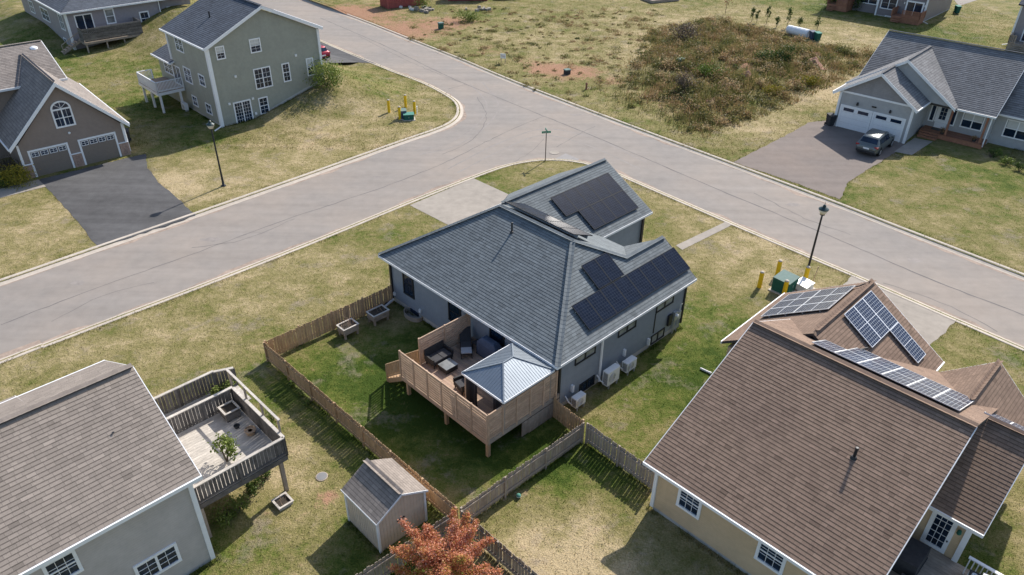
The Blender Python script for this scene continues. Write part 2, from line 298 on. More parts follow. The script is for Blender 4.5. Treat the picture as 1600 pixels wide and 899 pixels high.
pts = [Vector(p) for p in road_poly]+[Vector((a, b)) for a, b in zip(gx[keep], gy[keep])]+[Vector(p) for p in far]
nr = len(road_poly); cv, ce, cf, *_ = delaunay_2d_cdt(pts, [(i, (i+1) % nr) for i in range(nr)], [], 0, 1e-5)
cv = np.array([(p.x, p.y) for p in cv]); cf = np.array(cf); cen = cv[cf].mean(1); cf = cf[~inpoly(cen[:, 0], cen[:, 1], road_poly)]
a, b, c = cv[cf[:, 0]], cv[cf[:, 1]], cv[cf[:, 2]]; flip = ((b-a)[:, 0]*(c-a)[:, 1]-(b-a)[:, 1]*(c-a)[:, 0]) < 0; cf[flip] = cf[flip][:, ::-1]
# colour fields: (x, y, radius, amount)
DRY = [(21.5, 66.5, 2.6, .3), (25, 70, 2.6, .3), (28.5, 74, 2.6, .3), (31.5, 78, 2.6, .3), (34.5, 82, 3, .25), (2, 95, 18, .0), (-5, 100, 12, .03), (12, 88, 8, .12), (-18, 63, 10, .1), (-10, 70, 6, .1), (-20, 56, 6, .08), (-16, 34, 8, .06), (16, 45, 6, .12), (30, 100, 10, .1), (-33, 47, 6, .26), (-26, 52, 7, .26), (-19, 60, 7, .14), (-14, 66, 7, .12), (-22, 37, 8, .1), (-28, 30, 8, .1), (26, 62, 5, .28), (33, 76, 6, .3), (38, 88, 8, .3), (45, 98, 9, .25), (38, 110, 9, .22), (1.5, 20, 4, .22), (4, 18, 3, .2), (6, 58, 4, .15), (14, 42, 5, .08), (18, 40, 4, .14), (30, 38, 5, .12), (0, 92, 14, .06), (14, 96, 14, .1), (20, 108, 12, .16), (-12, 24, 4, .16), (-9, 23, 3, .14), (-10, 40, 6, .1), (10, 33, 3, .12), (12, 50, 5, .15), (55, 92, 8, .1), (34, 30, 6, .1), (-45, 70, 8, .06), (2.6, 21.5, 2, .1), (3.2, 18.6, 2.5, .25), (0, 18.8, 2, .15)]
LUSH = [(-4, 30, 5, .56), (0, 24.5, 3.5, .5), (8.5, 29.5, 3, .2), (11.5, 33, 3, .2), (-6, 25.5, 3.5, .3), (-8, 31, 3, .22), (9.5, 31, 4, .3), (13, 35, 4, .2), (7, 25.5, 2.5, .2), (-33, 70, 7, .3), (-36, 80, 8, .2), (-26, 62, 3, .26), (-60, 80, 14, .35), (-14, 75, 5, .06), (38, 58, 6, .22), (44, 54, 6, .2), (29, 34.5, 5, .2), (58, 100, 8, .25), (47, 118, 10, .3), (-12, 29, 3, .3), (-11, 20, 2.5, .3), (-5, 17.5, 3, .4),  (3, 23.5, 2.5, .25), (17, 17, 4, .3), (57, 105, 4, .2)]
SOIL = [(-3, 92, 2.5, .5), (1, 88, 2, .4), (11, 80, 2.5, .45), (15, 73, 2.5, .4), (-10, 106, 4, .5), (-15.7, 101.6, 5.5, .74), (-20.5, 110, 6.5, .7), (-12.5, 98, 4, .45), (5.5, 83.6, 3.8, .8), (3, 84.8, 2.5, .6), (8, 83.5, 2.5, .5), (-25, 112, 5, .4), (24, 77.5, 2, .7), (30, 84.5, 2.2, .6), (21, 80, 1.6, .5), (-7, 106, 3, .4), (35.1, 88.4, 1.6, 1.), (25.8, 83, 1.4, 1.), (-7.97, 22., .38, .9), (-26, 108, 5, .6), (-9, 103, 4, .4)]
def field(L, x, y):
    z = np.zeros(np.shape(x))
    for mx, my, r, h in L: z = z + h*np.exp(-((x-mx)**2+(y-my)**2)/(2*(r*.6)**2))
    return z
def fields(x, y): return {'dry': field(DRY, x, y), 'lush': field(LUSH, x, y), 'soil': field(SOIL, x, y)}
gz = TZ(cv[:, 0], cv[:, 1])
ground = put('ground', arr_mesh('ground', np.c_[cv, gz], cf, None, fields(cv[:, 0], cv[:, 1])), 'lawn', kind='structure', smooth=True)
def sheet(name, poly, mat, z, kind='structure', parent=None, drape=False):
    bm = bmesh.new(); vs_ = [bm.verts.new((x, y, z+(float(TZ(x, y)) if drape else 0))) for x, y in poly]; bm.faces.new(vs_); bmesh.ops.triangulate(bm, faces=bm.faces[:]); bmesh.ops.recalc_face_normals(bm, faces=bm.faces)
    me = bpy.data.meshes.new(name); bm.to_mesh(me); bm.free()
    o = put(name, me, mat, parent, kind=kind)
    if me.polygons[0].normal.z < 0: me.flip_normals()
    return o
road = sheet('road', road_poly, 'road', -.11)
def sweep(name, line, prof, mat, side=1, parent=None, kind='structure', dz=None):
    P = [Vector(p) for p in line]; mb = MB(); n = len(prof)
    for i, p in enumerate(P):
        d = (P[min(i+1, len(P)-1)]-P[max(i-1, 0)]).normalized(); nn = Vector((-d.y, d.x))*side
        for o_, z in prof: q = p+nn*o_; mb.v.append((q.x, q.y, z+(dz(q.x, q.y) if dz else 0)))
    for i in range(len(P)-1):
        for j in range(n-1): a0 = i*n+j; mb.f.append((a0, a0+1, a0+n+1, a0+n)); mb.t.append(1.)
    return mb.build(name, mat, parent, kind=kind)
KP = [(-.32, -.112), (-.3, -.104), (-.22, -.098), (.1, .0), (.14, .025), (.33, .035), (.36, .02), (.37, -.2)]
sweep('kerb', sUL, KP, 'concrete', 1); sweep('kerb', sLO, KP, 'concrete', -1); sweep('kerb', sUR, KP, 'concrete', 1)
# sealed cracks, seam lines and patches lying on the asphalt
def crack(line, wd, jit, mat='crack', z=-.105):
    L = spline(line, .6); L = [(x+random.gauss(0, jit), y+random.gauss(0, jit)) for x, y in L]
    ws = [max(.015, wd*random.uniform(.5, 1.3)) for _ in L]; mb = MB(); P = [Vector(p) for p in L]
    for i, p in enumerate(P):
        d = (P[min(i+1, len(P)-1)]-P[max(i-1, 0)]).normalized(); nn = Vector((-d.y, d.x))*ws[i]/2; mb.v += [(p.x+nn.x, p.y+nn.y, z), (p.x-nn.x, p.y-nn.y, z)]
    for i in range(len(P)-1): mb.f.append((2*i, 2*i+1, 2*i+3, 2*i+2)); mb.t.append(1.)
    return mb.build('crack', mat, road)
g2 = lambda *p: [G(x, y)[:2] for x, y in p]
crack(g2((500, 25), (600, 70), (700, 118), (800, 160), (900, 200), (1000, 242), (1100, 285), (1300, 368), (1450, 432), (1600, 490)), .1, .02)
crack(g2((0, 505), (150, 448), (300, 395), (450, 340), (600, 290), (700, 250), (790, 205), (850, 180)), .06, .03)
crack(g2((700, 138), (728, 130)), .07, .04); crack(g2((870, 228), (905, 208), (930, 196)), .05, .03); crack(g2((690, 240), (740, 215), (760, 180), (745, 150)), .05, .05); crack(g2((780, 265), (830, 235), (850, 215)), .03, .03); crack(g2((300, 385), (380, 372), (460, 340)), .05, .05); crack(g2((80, 500), (160, 460), (240, 440)), .03, .04); crack(g2((1180, 300), (1260, 340), (1330, 365)), .05, .05); crack(g2((560, 55), (640, 95), (720, 128)), .05, .05); crack(g2((1380, 440), (1470, 470), (1560, 515)), .05, .05)
def grit(ln, sgn, d0):
    mb = MB(); P = [Vector(p) for p in ln]; ph = random.uniform(0, 9)
    for i, p in enumerate(P):
        d = (P[min(i+1, len(P)-1)]-P[max(i-1, 0)]).normalized(); nn = Vector((-d.y, d.x))*sgn; wd = max(.0, .16+.14*math.sin(i*.37+ph)+.1*math.sin(i*1.7)+random.gauss(0, .06)); a = p-nn*.28; b = p-nn*(.3+wd); mb.v += [(a.x, a.y, -.1065), (b.x, b.y, -.1065)]
    for i in range(len(P)-1): mb.f.append((2*i, 2*i+1, 2*i+3, 2*i+2)); mb.t.append(1.)
    mb.build('gutter_grit', 'grit', road)
grit(sUL, 1, 0); grit(sLO, -1, 0); grit(sUR, 1, 0)
for ln in (((640, 235), (700, 222), (748, 190), (760, 160), (735, 130)), ((655, 240), (715, 225), (765, 190), (778, 160), (755, 128)), ((700, 262), (780, 222), (850, 200), (930, 215), (1010, 252)), ((715, 268), (790, 230), (850, 210), (920, 226), (1000, 262))): crack(g2(*ln), .16, .01, 'tyre_mark', -.107)
for px, py, a, b in ((590, 275, .5, .25), (330, 372, .7, .3), (1240, 318, .6, .3), (900, 178, .6, .25), (120, 440, .5, .3), (1430, 405, .5, .3), (650, 85, .6, .3)):
    x, y, _ = G(px, py); sheet('patch', [(x+a*math.cos(q)*random.uniform(.7, 1.2), y+b*math.sin(q)*random.uniform(.7, 1.2)) for q in np.linspace(0, 6.0, 14)], 'stain', -.1073, kind=None, parent=road)
sheet('patch', g2((868, 246), (884, 238), (905, 247), (900, 253)), 'patch', -.1055, kind=None, parent=road)
mh = MB().lathe([(.42, -.105), (.42, -.085), (.3, -.08)], 16); mh = tag(put('manhole_cover', mh.mesh('manhole_cover'), 'concrete_pale', mtx=wm(*G(866, 237)[:2])), 'pale concrete manhole cover in the road by the street name sign', 'manhole cover')
drv_brown = g2((60, 281), (204, 246), (228, 241), (231, 263), (248, 285), (275, 309), (306, 336), (298, 339), (240, 359), (153, 387), (120, 345), (72, 293))
drv_rh = g2((1146, 254), (1200, 226), (1240, 206), (1262, 192), (1304, 187), (1418, 221), (1400, 238), (1345, 272), (1325, 285), (1313, 312), (1230, 282))
drv_main = g2((640, 321), (740, 279), (812, 312), (720, 362))
drv_tan = g2((1330, 431), (1495, 501), (1430, 560), (1360, 520), (1300, 470))
drv_red = g2((470, 72), (499, 66), (588, 100), (560, 98), (508, 100), (480, 96))
def ragged(poly, j=.07):
    out = []
    for i in range(len(poly)):
        a, b = poly[i], poly[(i+1) % len(poly)]; n = max(1, int(math.hypot(b[0]-a[0], b[1]-a[1])/.45))
        for k in range(n): out.append((a[0]+(b[0]-a[0])*k/n+random.gauss(0, j*.5), a[1]+(b[1]-a[1])*k/n+random.gauss(0, j*.5)))
    return out
drv_brown, drv_rh, drv_tan = ragged(drv_brown), ragged(drv_rh), ragged(drv_tan)
sheet('driveway', drv_brown, 'asphalt_drive', .012); sheet('driveway', drv_rh, 'light_drive', .012); sheet('driveway', drv_main, 'concrete_pale', .012); sheet('driveway', drv_tan, 'concrete_pale', .012); sheet('driveway', drv_red, 'asphalt_drive', .03, drape=True)
walks = [g2((1056, 384), (1136, 346), (1146, 351), (1066, 391)), [FR.w(*p) for p in ((6.5, -2.6), (7.9, -2.3), (8.2, 2.3), (6.7, 2.1))], g2((0, 296), (60, 281), (72, 292), (0, 310))]
for wk in walks: sheet('walkway', wk, 'concrete_pale', .02)
sheet('far_road', g2((1498, 10), (1540, -4), (1640, 3), (1640, -10), (1480, -14)), 'road', .02)
# ------------------------------------------------------------------ roofs
def nrm(pts):
    p = [Vector(q) for q in pts]; n = Vector((0, 0, 0))
    for i in range(len(p)): n += p[i].cross(p[(i+1) % len(p)])
    n.normalize(); return n if n.z > 0 else -n
TABS = {}
def slope(roof, pts, mat, expo=.17, tab=.32, th=.016, singles=0, lowpt=None):
    """shingle courses on one planar slope: every tab is a real wedge; pts[0]-pts[1] is the eave"""
    p0, p1 = Vector(pts[0]), Vector(pts[1]); n = nrm(pts); ex = (p1-p0).normalized(); ey = n.cross(ex)
    if ey.z < 0: ex, ey = -ex, -ey; p0 = p1
    q = [((Vector(p)-p0).dot(ex), (Vector(p)-p0).dot(ey)) for p in pts]; ymax = max(b for a, b in q); mb = MB(); wedges = []
    def spans(y):
        xs = []
        for i in range(len(q)):
            (xa, ya), (xb, yb) = q[i], q[(i+1) % len(q)]
            if (ya > y) != (yb > y): xs.append(xa+(xb-xa)*(y-ya)/(yb-ya))
        xs.sort(); return [(xs[i], xs[i+1]) for i in range(0, len(xs)-1, 2)]
    k = 0; y = 0.
    while y < ymax-.02:
        y2 = min(y+expo, ymax)
        for (xa, xb) in spans((y+y2)/2):
            x = xa - random.random()*tab
            while x < xb:
                wd = tab*random.choice((.7, 1, 1, 1.25)); a_, b_ = max(x, xa), min(x+wd, xb); x += wd
                if b_-a_ < .03: continue
                tn = random.uniform(.89, 1.1)*(1 if random.random() > .1 else random.choice((.84, 1.12)))
                wedges.append((a_, b_, y, y2, tn))
        y = y2; k += 1
    def P(x_, y_, h): v = p0+ex*x_+ey*y_+n*h; return (v.x, v.y, v.z)
    solo = []
    if singles and roof is not None:
        lp = Vector(lowpt); wedges.sort(key=lambda w_: ((p0+ex*((w_[0]+w_[1])/2)+ey*w_[2])-lp).length)
        full = [w_ for w_ in wedges if abs(w_[1]-w_[0]-tab) < 1e-4 and abs(w_[3]-w_[2]-expo) < 1e-6][:singles]; ids = set(map(id, full)); solo = full; wedges = [w_ for w_ in wedges if id(w_) not in ids]
    def wedge(m, a_, b_, y_, y2, tn, PF):
        ym = y2-(y2-y_)*.22; e = .003; hm = th*.3+.004
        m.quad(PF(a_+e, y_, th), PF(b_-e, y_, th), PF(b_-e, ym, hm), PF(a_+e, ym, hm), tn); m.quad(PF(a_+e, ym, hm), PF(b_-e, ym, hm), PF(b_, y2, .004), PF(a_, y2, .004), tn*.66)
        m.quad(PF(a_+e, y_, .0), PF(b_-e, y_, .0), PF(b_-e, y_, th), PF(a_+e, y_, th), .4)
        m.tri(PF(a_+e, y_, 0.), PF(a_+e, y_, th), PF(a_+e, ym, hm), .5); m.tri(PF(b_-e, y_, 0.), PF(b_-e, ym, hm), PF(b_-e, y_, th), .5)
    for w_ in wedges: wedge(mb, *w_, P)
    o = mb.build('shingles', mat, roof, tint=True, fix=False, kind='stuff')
    if solo:
        key = (mat, tab, expo)
        if key not in TABS:
            TABS[key] = []
            for tn in (.72, .86, .93, 1., 1.07, 1.15, 1.22):
                m = MB(); wedge(m, -tab/2, tab/2, 0, expo, tn, lambda x_, y_, h: (x_, y_, h)); me = m.mesh('shingle', True, False); me.materials.append(MAT[mat]); TABS[key].append((tn, me))
        R3 = Matrix((ex, ey, n)).transposed().to_4x4()
        for (a_, b_, y_, y2, tn) in solo:
            me = min(TABS[key], key=lambda k_: abs(k_[0]-tn))[1]; put('shingle', me, None, roof, Matrix.Translation(p0+ex*(a_+b_)/2+ey*y_) @ R3)
    return o
def caps(roof, lines, mat, step=.24, hw=.15):
    for p, q, na, nb in lines:
        mb = MB()
        p, q = Vector(p), Vector(q); d = (q-p); L = d.length; d.normalize(); sa = d.cross(na); sb = d.cross(nb)
        if sa.dot(nb) < 0: sa = -sa
        if sb.dot(na) < 0: sb = -sb
        up = (na+nb).normalized(); k = int(L/step)+1
        for i in range(k):
            a0, b0 = p+d*(L*i/k), p+d*(L*(i+1)/k+.02); tn = random.uniform(.9, 1.06)
            for s_, t_ in ((sa, tn), (sb, tn*.97)):
                mb.quad(*[tuple(v) for v in (a0+up*.034, b0+up*.026, b0-s_*-hw+up*.018, a0-s_*-hw+up*.026)], t_)
            for s_ in (sa, sb): mb.tri(*[tuple(v) for v in (a0+up*.034, a0+s_*hw+up*.026, a0+s_*hw*.5+up*.01)], .4)
        mb.build('ridge_cap', mat, roof, tint=True, fix=False)
def fascia(roof, edges, mat, cen, h=.19, t=.04, name='fascia'):
    for p, q in edges:
        mb = MB()
        p, q = Vector(p), Vector(q); d = q-p; out = Vector((d.y, -d.x, 0)).normalized()
        if out.dot((p+q)/2-Vector((*cen, (p.z+q.z)/2))) < 0: out = -out
        dn = Vector((0, 0, -h)); tp = Vector((0, 0, .006)); e = d.normalized()*.02
        mb.ext([p+tp-e, q+tp+e, q+dn+e, p+dn-e], out*t); mb.build(name, mat, roof)
def window(par, ax, c, sg, a0, a1, z0, z1, mat='white_trim', nx=2, ny=2, fw=.09, gl='glass', sash=True, cols=1, name='window', mun=.018, munmat=None, blind=0):
    """framed window proud of the wall plane (axis ax at c, facing sg)"""
    if a0 > a1: a0, a1 = a1, a0
    def bx(m, x0, x1, d0, d1, zz0, zz1):
        d0, d1 = sorted((c+sg*d0, c+sg*d1))
        if ax == 0: m.box(d0, d1, x0, x1, zz0, zz1)
        else: m.box(x0, x1, d0, d1, zz0, zz1)
    m = MB(); bx(m, a0-fw, a1+fw, -.02, .05, z1, z1+fw); bx(m, a0-fw, a1+fw, -.02, .065, z0-fw, z0); bx(m, a0-fw, a0, -.02, .05, z0, z1); bx(m, a1, a1+fw, -.02, .05, z0, z1)
    w_ = m.build(name, mat, par)
    cw = (a1-a0)/cols
    for i in range(cols):
        b0, b1 = a0+i*cw, a0+(i+1)*cw
        m = MB(); bx(m, b0+.002, b1-.002, -.02, .012, z0+.002, z1-.002); m.build('pane', gl, w_)
        if blind: m = MB(); bx(m, b0+.03, b1-.03, .0122, .0135, z1-(z1-z0)*blind, z1-.01); m.build('blind', 'blind', w_)
        m = MB(); any_ = False
        if i: bx(m, b0-.045, b0+.045, .013, .045, z0+.001, z1-.001); any_ = True
        if sash: bx(m, b0+.002, b1-.002, .014, .04, (z0+z1)/2-.03, (z0+z1)/2+.03); any_ = True
        for k in range(1, nx): xx = b0+(b1-b0)*k/nx; bx(m, xx-mun/2, xx+mun/2, .014, .032, z0+.002, z1-.002); any_ = True
        for k in range(1, ny):
            zz = z0+(z1-z0)*k/ny
            if sash and abs(zz-(z0+z1)/2) < .04: continue
            bx(m, b0+.002, b1-.002, .014, .03, zz-mun/2, zz+mun/2); any_ = True
        if any_: m.build('muntin', munmat or mat, w_)
    return w_
def corner(par, pts, z0, z1, mat='white_trim', wd=.12):
    for (x, y) in pts: MB().box(x-wd/2, x+wd/2, y-wd/2, y+wd/2, z0, z1).build('corner_board', mat, par)
def downspout(par, x, y, z0, z1, mat='white_trim', kick=None):
    m = MB().box(x-.045, x+.045, y-.045, y+.045, z0+.1, z1)
    if kick: m.beam((x, y, z0+.14), (x+kick[0], y+kick[1], z0+.06), .09, .08)
    return m.build('downspout', mat, par)
def vent(roof, p, mat='black_trim', h=.55, r=.05): return MB().lathe([(r*2.4, p[2]-.03), (r*1.6, p[2]+.07), (r, p[2]+.08), (r, p[2]+h), (r*1.25, p[2]+h), (r*1.25, p[2]+h+.06), (r*.8, p[2]+h+.07)], 10, (p[0], p[1])).build('vent_pipe', mat, roof)
def wallpart(par, mat, f, name='wall'):
    m = MB(); f(m); return m.build(name, mat, par)
FOOT = []      # footprints kept free of grass
def foot(fr, x0, x1, y0, y1): FOOT.append([fr.w(x0, y0), fr.w(x1, y0), fr.w(x1, y1), fr.w(x0, y1)])
# ================================================================== blue-grey house in the middle
hm = thing('house', 'blue grey bungalow with slate hip roof, black solar panels and a screened deck', 'house', FM.m)
foot(FM, 0, 10.3, 0, 13.4); foot(FM, 10, 15.1, 6.6, 14)
wallpart(hm, 'foundation', lambda m: (m.box(.03, 10.27, .03, 13.37, -.3, .34), m.box(10.2, 15.07, 6.63, 13.97, -.3, .3)), 'foundation')
wallpart(hm, 'siding_blue', lambda m: (m.box(0, 10.3, 0, 13.4, .32, 3.08), m.box(10.2, 15.1, 6.6, 14.0, .28, 3.08), m.ext([(10.296, .05, 3.05), (10.296, 4.35, 3.05), (10.296, 2.2, 4.55)], (-.1, 0, 0)), m.ext([(15.096, 6.65, 3.05), (15.096, 13.95, 3.05), (15.096, 10.35, 5.25)], (-.1, 0, 0))))
S_back = [(-.5, 13.73, 3.2), (-.5, -.3, 3.2), (5.05, 3.94, 6), (5.05, 9.45, 6)]
S_side = [(-.5, -.3, 3.2), (10.75, -.3, 3.2), (10.75, 2.12, 4.8), (7.43, 2.12, 4.8), (5.05, 3.94, 6)]
S_front = [(10.6, -.3, 3.2), (10.6, 13.73, 3.2), (5.05, 9.45, 6), (5.05, 3.94, 6)]
S_end = [(10.6, 13.73, 3.2), (-.5, 13.73, 3.2), (5.05, 9.45, 6)]
S_wing = [(10.75, 4.66, 3.2), (10.6, 4.66, 3.2), (7.43, 2.12, 4.8), (10.75, 2.12, 4.8)]
S_gn = [(10.6, 6.27, 3.2), (15.5, 6.27, 3.2), (15.5, 10.35, 5.5), (6.05, 10.35, 5.5)]
S_gs = [(15.5, 14.4, 3.2), (10.6, 14.4, 3.2), (6.05, 10.35, 5.5), (15.5, 10.35, 5.5)]
m = MB()
for s_ in (S_back, S_side, S_front, S_end, S_wing, S_gn, S_gs): m.slab(s_, .14)
rm = m.build('roof', 'roof_deck', hm)
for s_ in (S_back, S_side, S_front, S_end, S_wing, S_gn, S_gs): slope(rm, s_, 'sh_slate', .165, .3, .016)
nb, ns, nf, ne, nw, ng, nh = map(nrm, (S_back, S_side, S_front, S_end, S_wing, S_gn, S_gs))
caps(rm, [((-.5, -.3, 3.2), (5.05, 3.94, 6), nb, ns), ((5.05, 3.94, 6), (5.05, 9.45, 6), nb, nf), ((-.5, 13.73, 3.2), (5.05, 9.45, 6), nb, ne), ((10.75, 2.12, 4.8), (7.43, 2.12, 4.8), ns, nw), ((15.5, 10.35, 5.5), (6.1, 10.35, 5.5), ng, nh), ((7.43, 2.12, 4.8), (5.05, 3.94, 6), ns, nf)], 'sh_slate')
fascia(rm, [(S_back[0], S_back[1]), (S_side[0], S_side[1]), (S_gn[0], S_gn[1]), (S_end[0], S_end[1])], 'white_trim', (5, 7), .13, name='gutter')
fascia(rm, [(S_side[1], S_side[2]), (S_wing[0], S_wing[3]), (S_gn[1], S_gn[2]), (S_gs[0], S_gs[3])], 'black_trim', (5, 7), .15)
vent(rm, (4.05, 7.45, 5.5))
MB().lathe([(.02, 0), (.02, .01)], 6).build('flashing', 'grey_metal', rm).matrix_basis = Matrix.Translation((4.05, 7.45, 5.54))
for (u, v) in ((0, 0), (0, 13.4), (10.3, 0), (15.1, 6.6)): corner(hm, [(u, v)], .3, 3.07, 'black_trim', .13)
for v0, v1, z0, z1 in ((11.3, 12.1, 1.25, 2.55), (7.2, 8.05, 1.45, 2.6), (3.85, 4.75, 1.75, 2.6)): window(hm, 0, 0, -1, v0, v1, z0, z1, 'black_trim', 1, 1, .1)
for u0, u1 in ((1.1, 2.6), (4.4, 5.85), (7.62, 9.15)): window(hm, 1, 0, -1, u0+.05, u1-.05, 2.3, 2.66, 'black_trim', 1, 1, .06, 'glass_pale', False, 2)
for u0, u1 in ((1.6, 2.72), (7.5, 8.7)): window(hm, 1, 0, -1, u0+.05, u1-.05, .24, .7, 'black_trim', 1, 1, .06, 'glass_pale' if u0 > 5 else 'glass', False, 2)
downspout(hm, 3.08, -.07, .05, 3.05); downspout(hm, -.07, 13.3, .1, 3.0, 'black_trim', (-1.2, -.25)); downspout(hm, 14.9, 6.5, .05, 3.05, 'black_trim')
MB().beam((-.1, 13.2, .25), (-1.3, 12.95, .08), .11, .09).build('downspout_extension', 'white_trim', hm)
MB().box(7.6, 7.66, -.03, .01, .9, 2.2).build('conduit', 'black_trim', hm)
for u, v, z, ax in ((-.05, 13.15, .62, 0), (-.05, 10.7, .62, 0)): MB().box(u-.05, u+.06, v-.08, v+.08, z-.1, z+.1).build('dryer_vent', 'white_plastic', hm)
for u, z0 in ((.98, .7), (5.05, .75), (7.2, .35)): MB().box(u-.06, u+.06, -.14, .01, z0, z0+.42).build('pipe_cover', 'white_plastic', hm)
well = MB(); well.lathe([(.55, .0), (.55, .28), (.5, .28), (.5, .02)], 18); well = well.build('window_well', 'concrete_pale', hm); well.matrix_basis = Matrix.Translation((-.15, 11.25, 0)) @ Matrix.Diagonal((.8, 1.3, 1, 1))
MB().box(-.03, .02, 10.95, 11.7, .08, .32).build('basement_window', 'glass', hm)
# electric meters at the far end of the shaded wall
em = thing('electric_meter', 'grey electric meter boxes and conduits on the blue grey wall', 'electric meter', fm(FM, 9.35, -.02, 0))
MB().box(-.02, .28, -.16, -.0, .95, 1.5).build('meter_box', 'grey_metal', em); MB().box(.36, .62, -.14, -.0, .85, 1.35).build('disconnect_box', 'grey_metal', em); MB().box(-.5, -.2, -.12, -.0, .8, 1.5).build('combiner_box', 'black_trim', em)
o = MB().lathe([(.1, 0), (.1, .09), (.08, .12)], 12).build('meter_dial', 'white_plastic', em); o.matrix_basis = Matrix.Translation((.13, -.16, 1.28)) @ Matrix.Rotation(math.radians(90), 4, 'X')
for u in (.05, .16, .45): MB().tube([(u, -.07, .02), (u, -.07, .96)], .03, 6).build('conduit', 'grey_metal', em)
MB().tube([(.5, -.1, 1.34), (.5, -.12, 1.8), (.52, -.18, 1.9)], .03, 6).build('mast', 'white_plastic', em)
# heat pumps
def heat_pump(label, u, wd, ht):
    t = thing('heat_pump', label, 'heat pump', fm(FM, u, -.52, 0), 'heat pumps along the shaded wall'); d = .34; zb = .22
    m = MB().box(-wd/2, wd/2, -d/2, d/2, zb, zb+ht); m.box(-wd/2+.03, wd/2-.03, -d/2-.012, -d/2+.01, zb+.03, zb+ht-.03); m.build('casing', 'white_plastic', t)
    cx = -wd*.14
    for r in (.06, .11, .16, .21, .25):
        k = MB(); k.tube([(cx+r*math.cos(a_)*min(1, wd/.75), -d/2-.02, zb+ht/2+r*math.sin(a_)*min(1.1, ht/.6)) for a_ in np.linspace(0, 2*math.pi, 17)], .008, 4); k.build('fan_guard_ring', 'grey_metal', t)
    k = MB()
    for i in range(6): k.box(-wd/2-.008, -wd/2+.004, -d/2+.03+i*.045, -d/2+.05+i*.045, zb+.08, zb+ht-.06)
    k.build('side_louvre', 'dark_stuff', t)
    for s_ in (-1, 1): MB().box(s_*wd*.33-.04, s_*wd*.33+.04, -.2, .52, zb-.05, zb-.002).build('bracket', 'grey_metal', t); MB().box(s_*wd*.33-.03, s_*wd*.33+.03, -.18, -.12, -.02, zb-.05).build('foot', 'grey_metal', t)
    MB().tube([(-wd/2-.03, .05, zb+.15), (-wd/2-.12, .2, zb+.25), (-wd/2-.12, .46, zb+.5)], .035, 6).build('line_set', 'white_plastic', t)
heat_pump('small white heat pump beside the wooden fence corner', .95, .72, .55); heat_pump('largest white heat pump below the white downspout', 3.45, .95, .86); heat_pump('white heat pump between the big unit and the meters', 4.95, .8, .6)
# ------------------------------------------------------------------ solar arrays
def solar(label, fr, org, ux, uy, cells, w_, h_, style, lift=.11, group='solar arrays on the roofs'):
    """org: house-local corner on the roof plane, ux along eave, uy up the slope"""
    ux, uy = Vector(ux).normalized(), Vector(uy).normalized(); n = ux.cross(uy); n = n if n.z > 0 else -n
    R = Matrix((ux, uy, n)).transposed().to_4x4(); t = thing('solar_array', label, 'solar panels', fr.m @ Matrix.Translation(Vector(org)+n*.0) @ R, group)
    key = (style, w_, h_); black = style == 'pv_black'
    if key not in PVM:
        f = .03; m = MB(); a_, b_ = w_-.002, h_-.004
        m.box(0, a_, 0, f, 0, .04).box(0, a_, b_-f, b_, 0, .04).box(0, f, f, b_-f, 0, .04).box(a_-f, a_, f, b_-f, 0, .04)
        if not black: m.box(f, a_-f, b_/2-.012, b_/2+.012, .034, .0405)
        fme = m.mesh('solar_panel'); fme.materials.append(MAT['pv_black_frame' if black else 'pv_silver_frame'])
        m = MB().box(f, a_-f, f, b_-f, .012, .034); cme = m.mesh('cells'); cme.materials.append(MAT[style]); PVM[key] = (fme, cme)
    fme, cme = PVM[key]; xs = [c_[0] for c_ in cells]; rows = sorted(set(c_[1] for c_ in cells))
    for (i, j) in cells:
        p = put('solar_panel', fme, None, t, Matrix.Translation((i*w_, j*h_, lift))); put('cells', cme, None, p)
    for j in rows:
        xr = [c_[0] for c_ in cells if c_[1] == j]
        for q in (.25, .75): MB().box(min(xr)*w_, (max(xr)+1)*w_, (j+q)*h_-.02, (j+q)*h_+.02, .02, lift-.002).build('mounting_rail', 'grey_metal', t)
    return t
PVM = {}
sl = lambda k, s: (0, 1, k*s)
solar('long row of black solar panels above the shaded wall of the blue grey house', FM, (2.27, .24, 3.2+.54*.66), (1, 0, 0), (0, 1, .66), [(i, 0) for i in range(8)], 1.058, 1.5, 'pv_black')
solar('pair of black solar panels above the long panel row on the blue grey house', FM, (4.37, 1.52, 3.2+1.82*.66), (1, 0, 0), (0, 1, .66), [(0, 0), (1, 0)], 1.02, 1.52, 'pv_black')
solar('black solar array in two stepped rows on the garage roof of the blue grey house', FM, (9.25, 6.82, 3.2+.55*.5637), (1, 0, 0), (0, 1, .5637), [(i, 0) for i in range(1, 5)]+[(i, 1) for i in range(5)], 1.08, 1.55, 'pv_black')
solar('black solar panels just over the ridge of the blue grey house', FM, (7.1, 4.35, 6-2.05*.5045+.2), (0, 1, 0), (-1, 0, .42), [(i, 0) for i in range(5)], 1.06, 1.75, 'pv_black', .2)
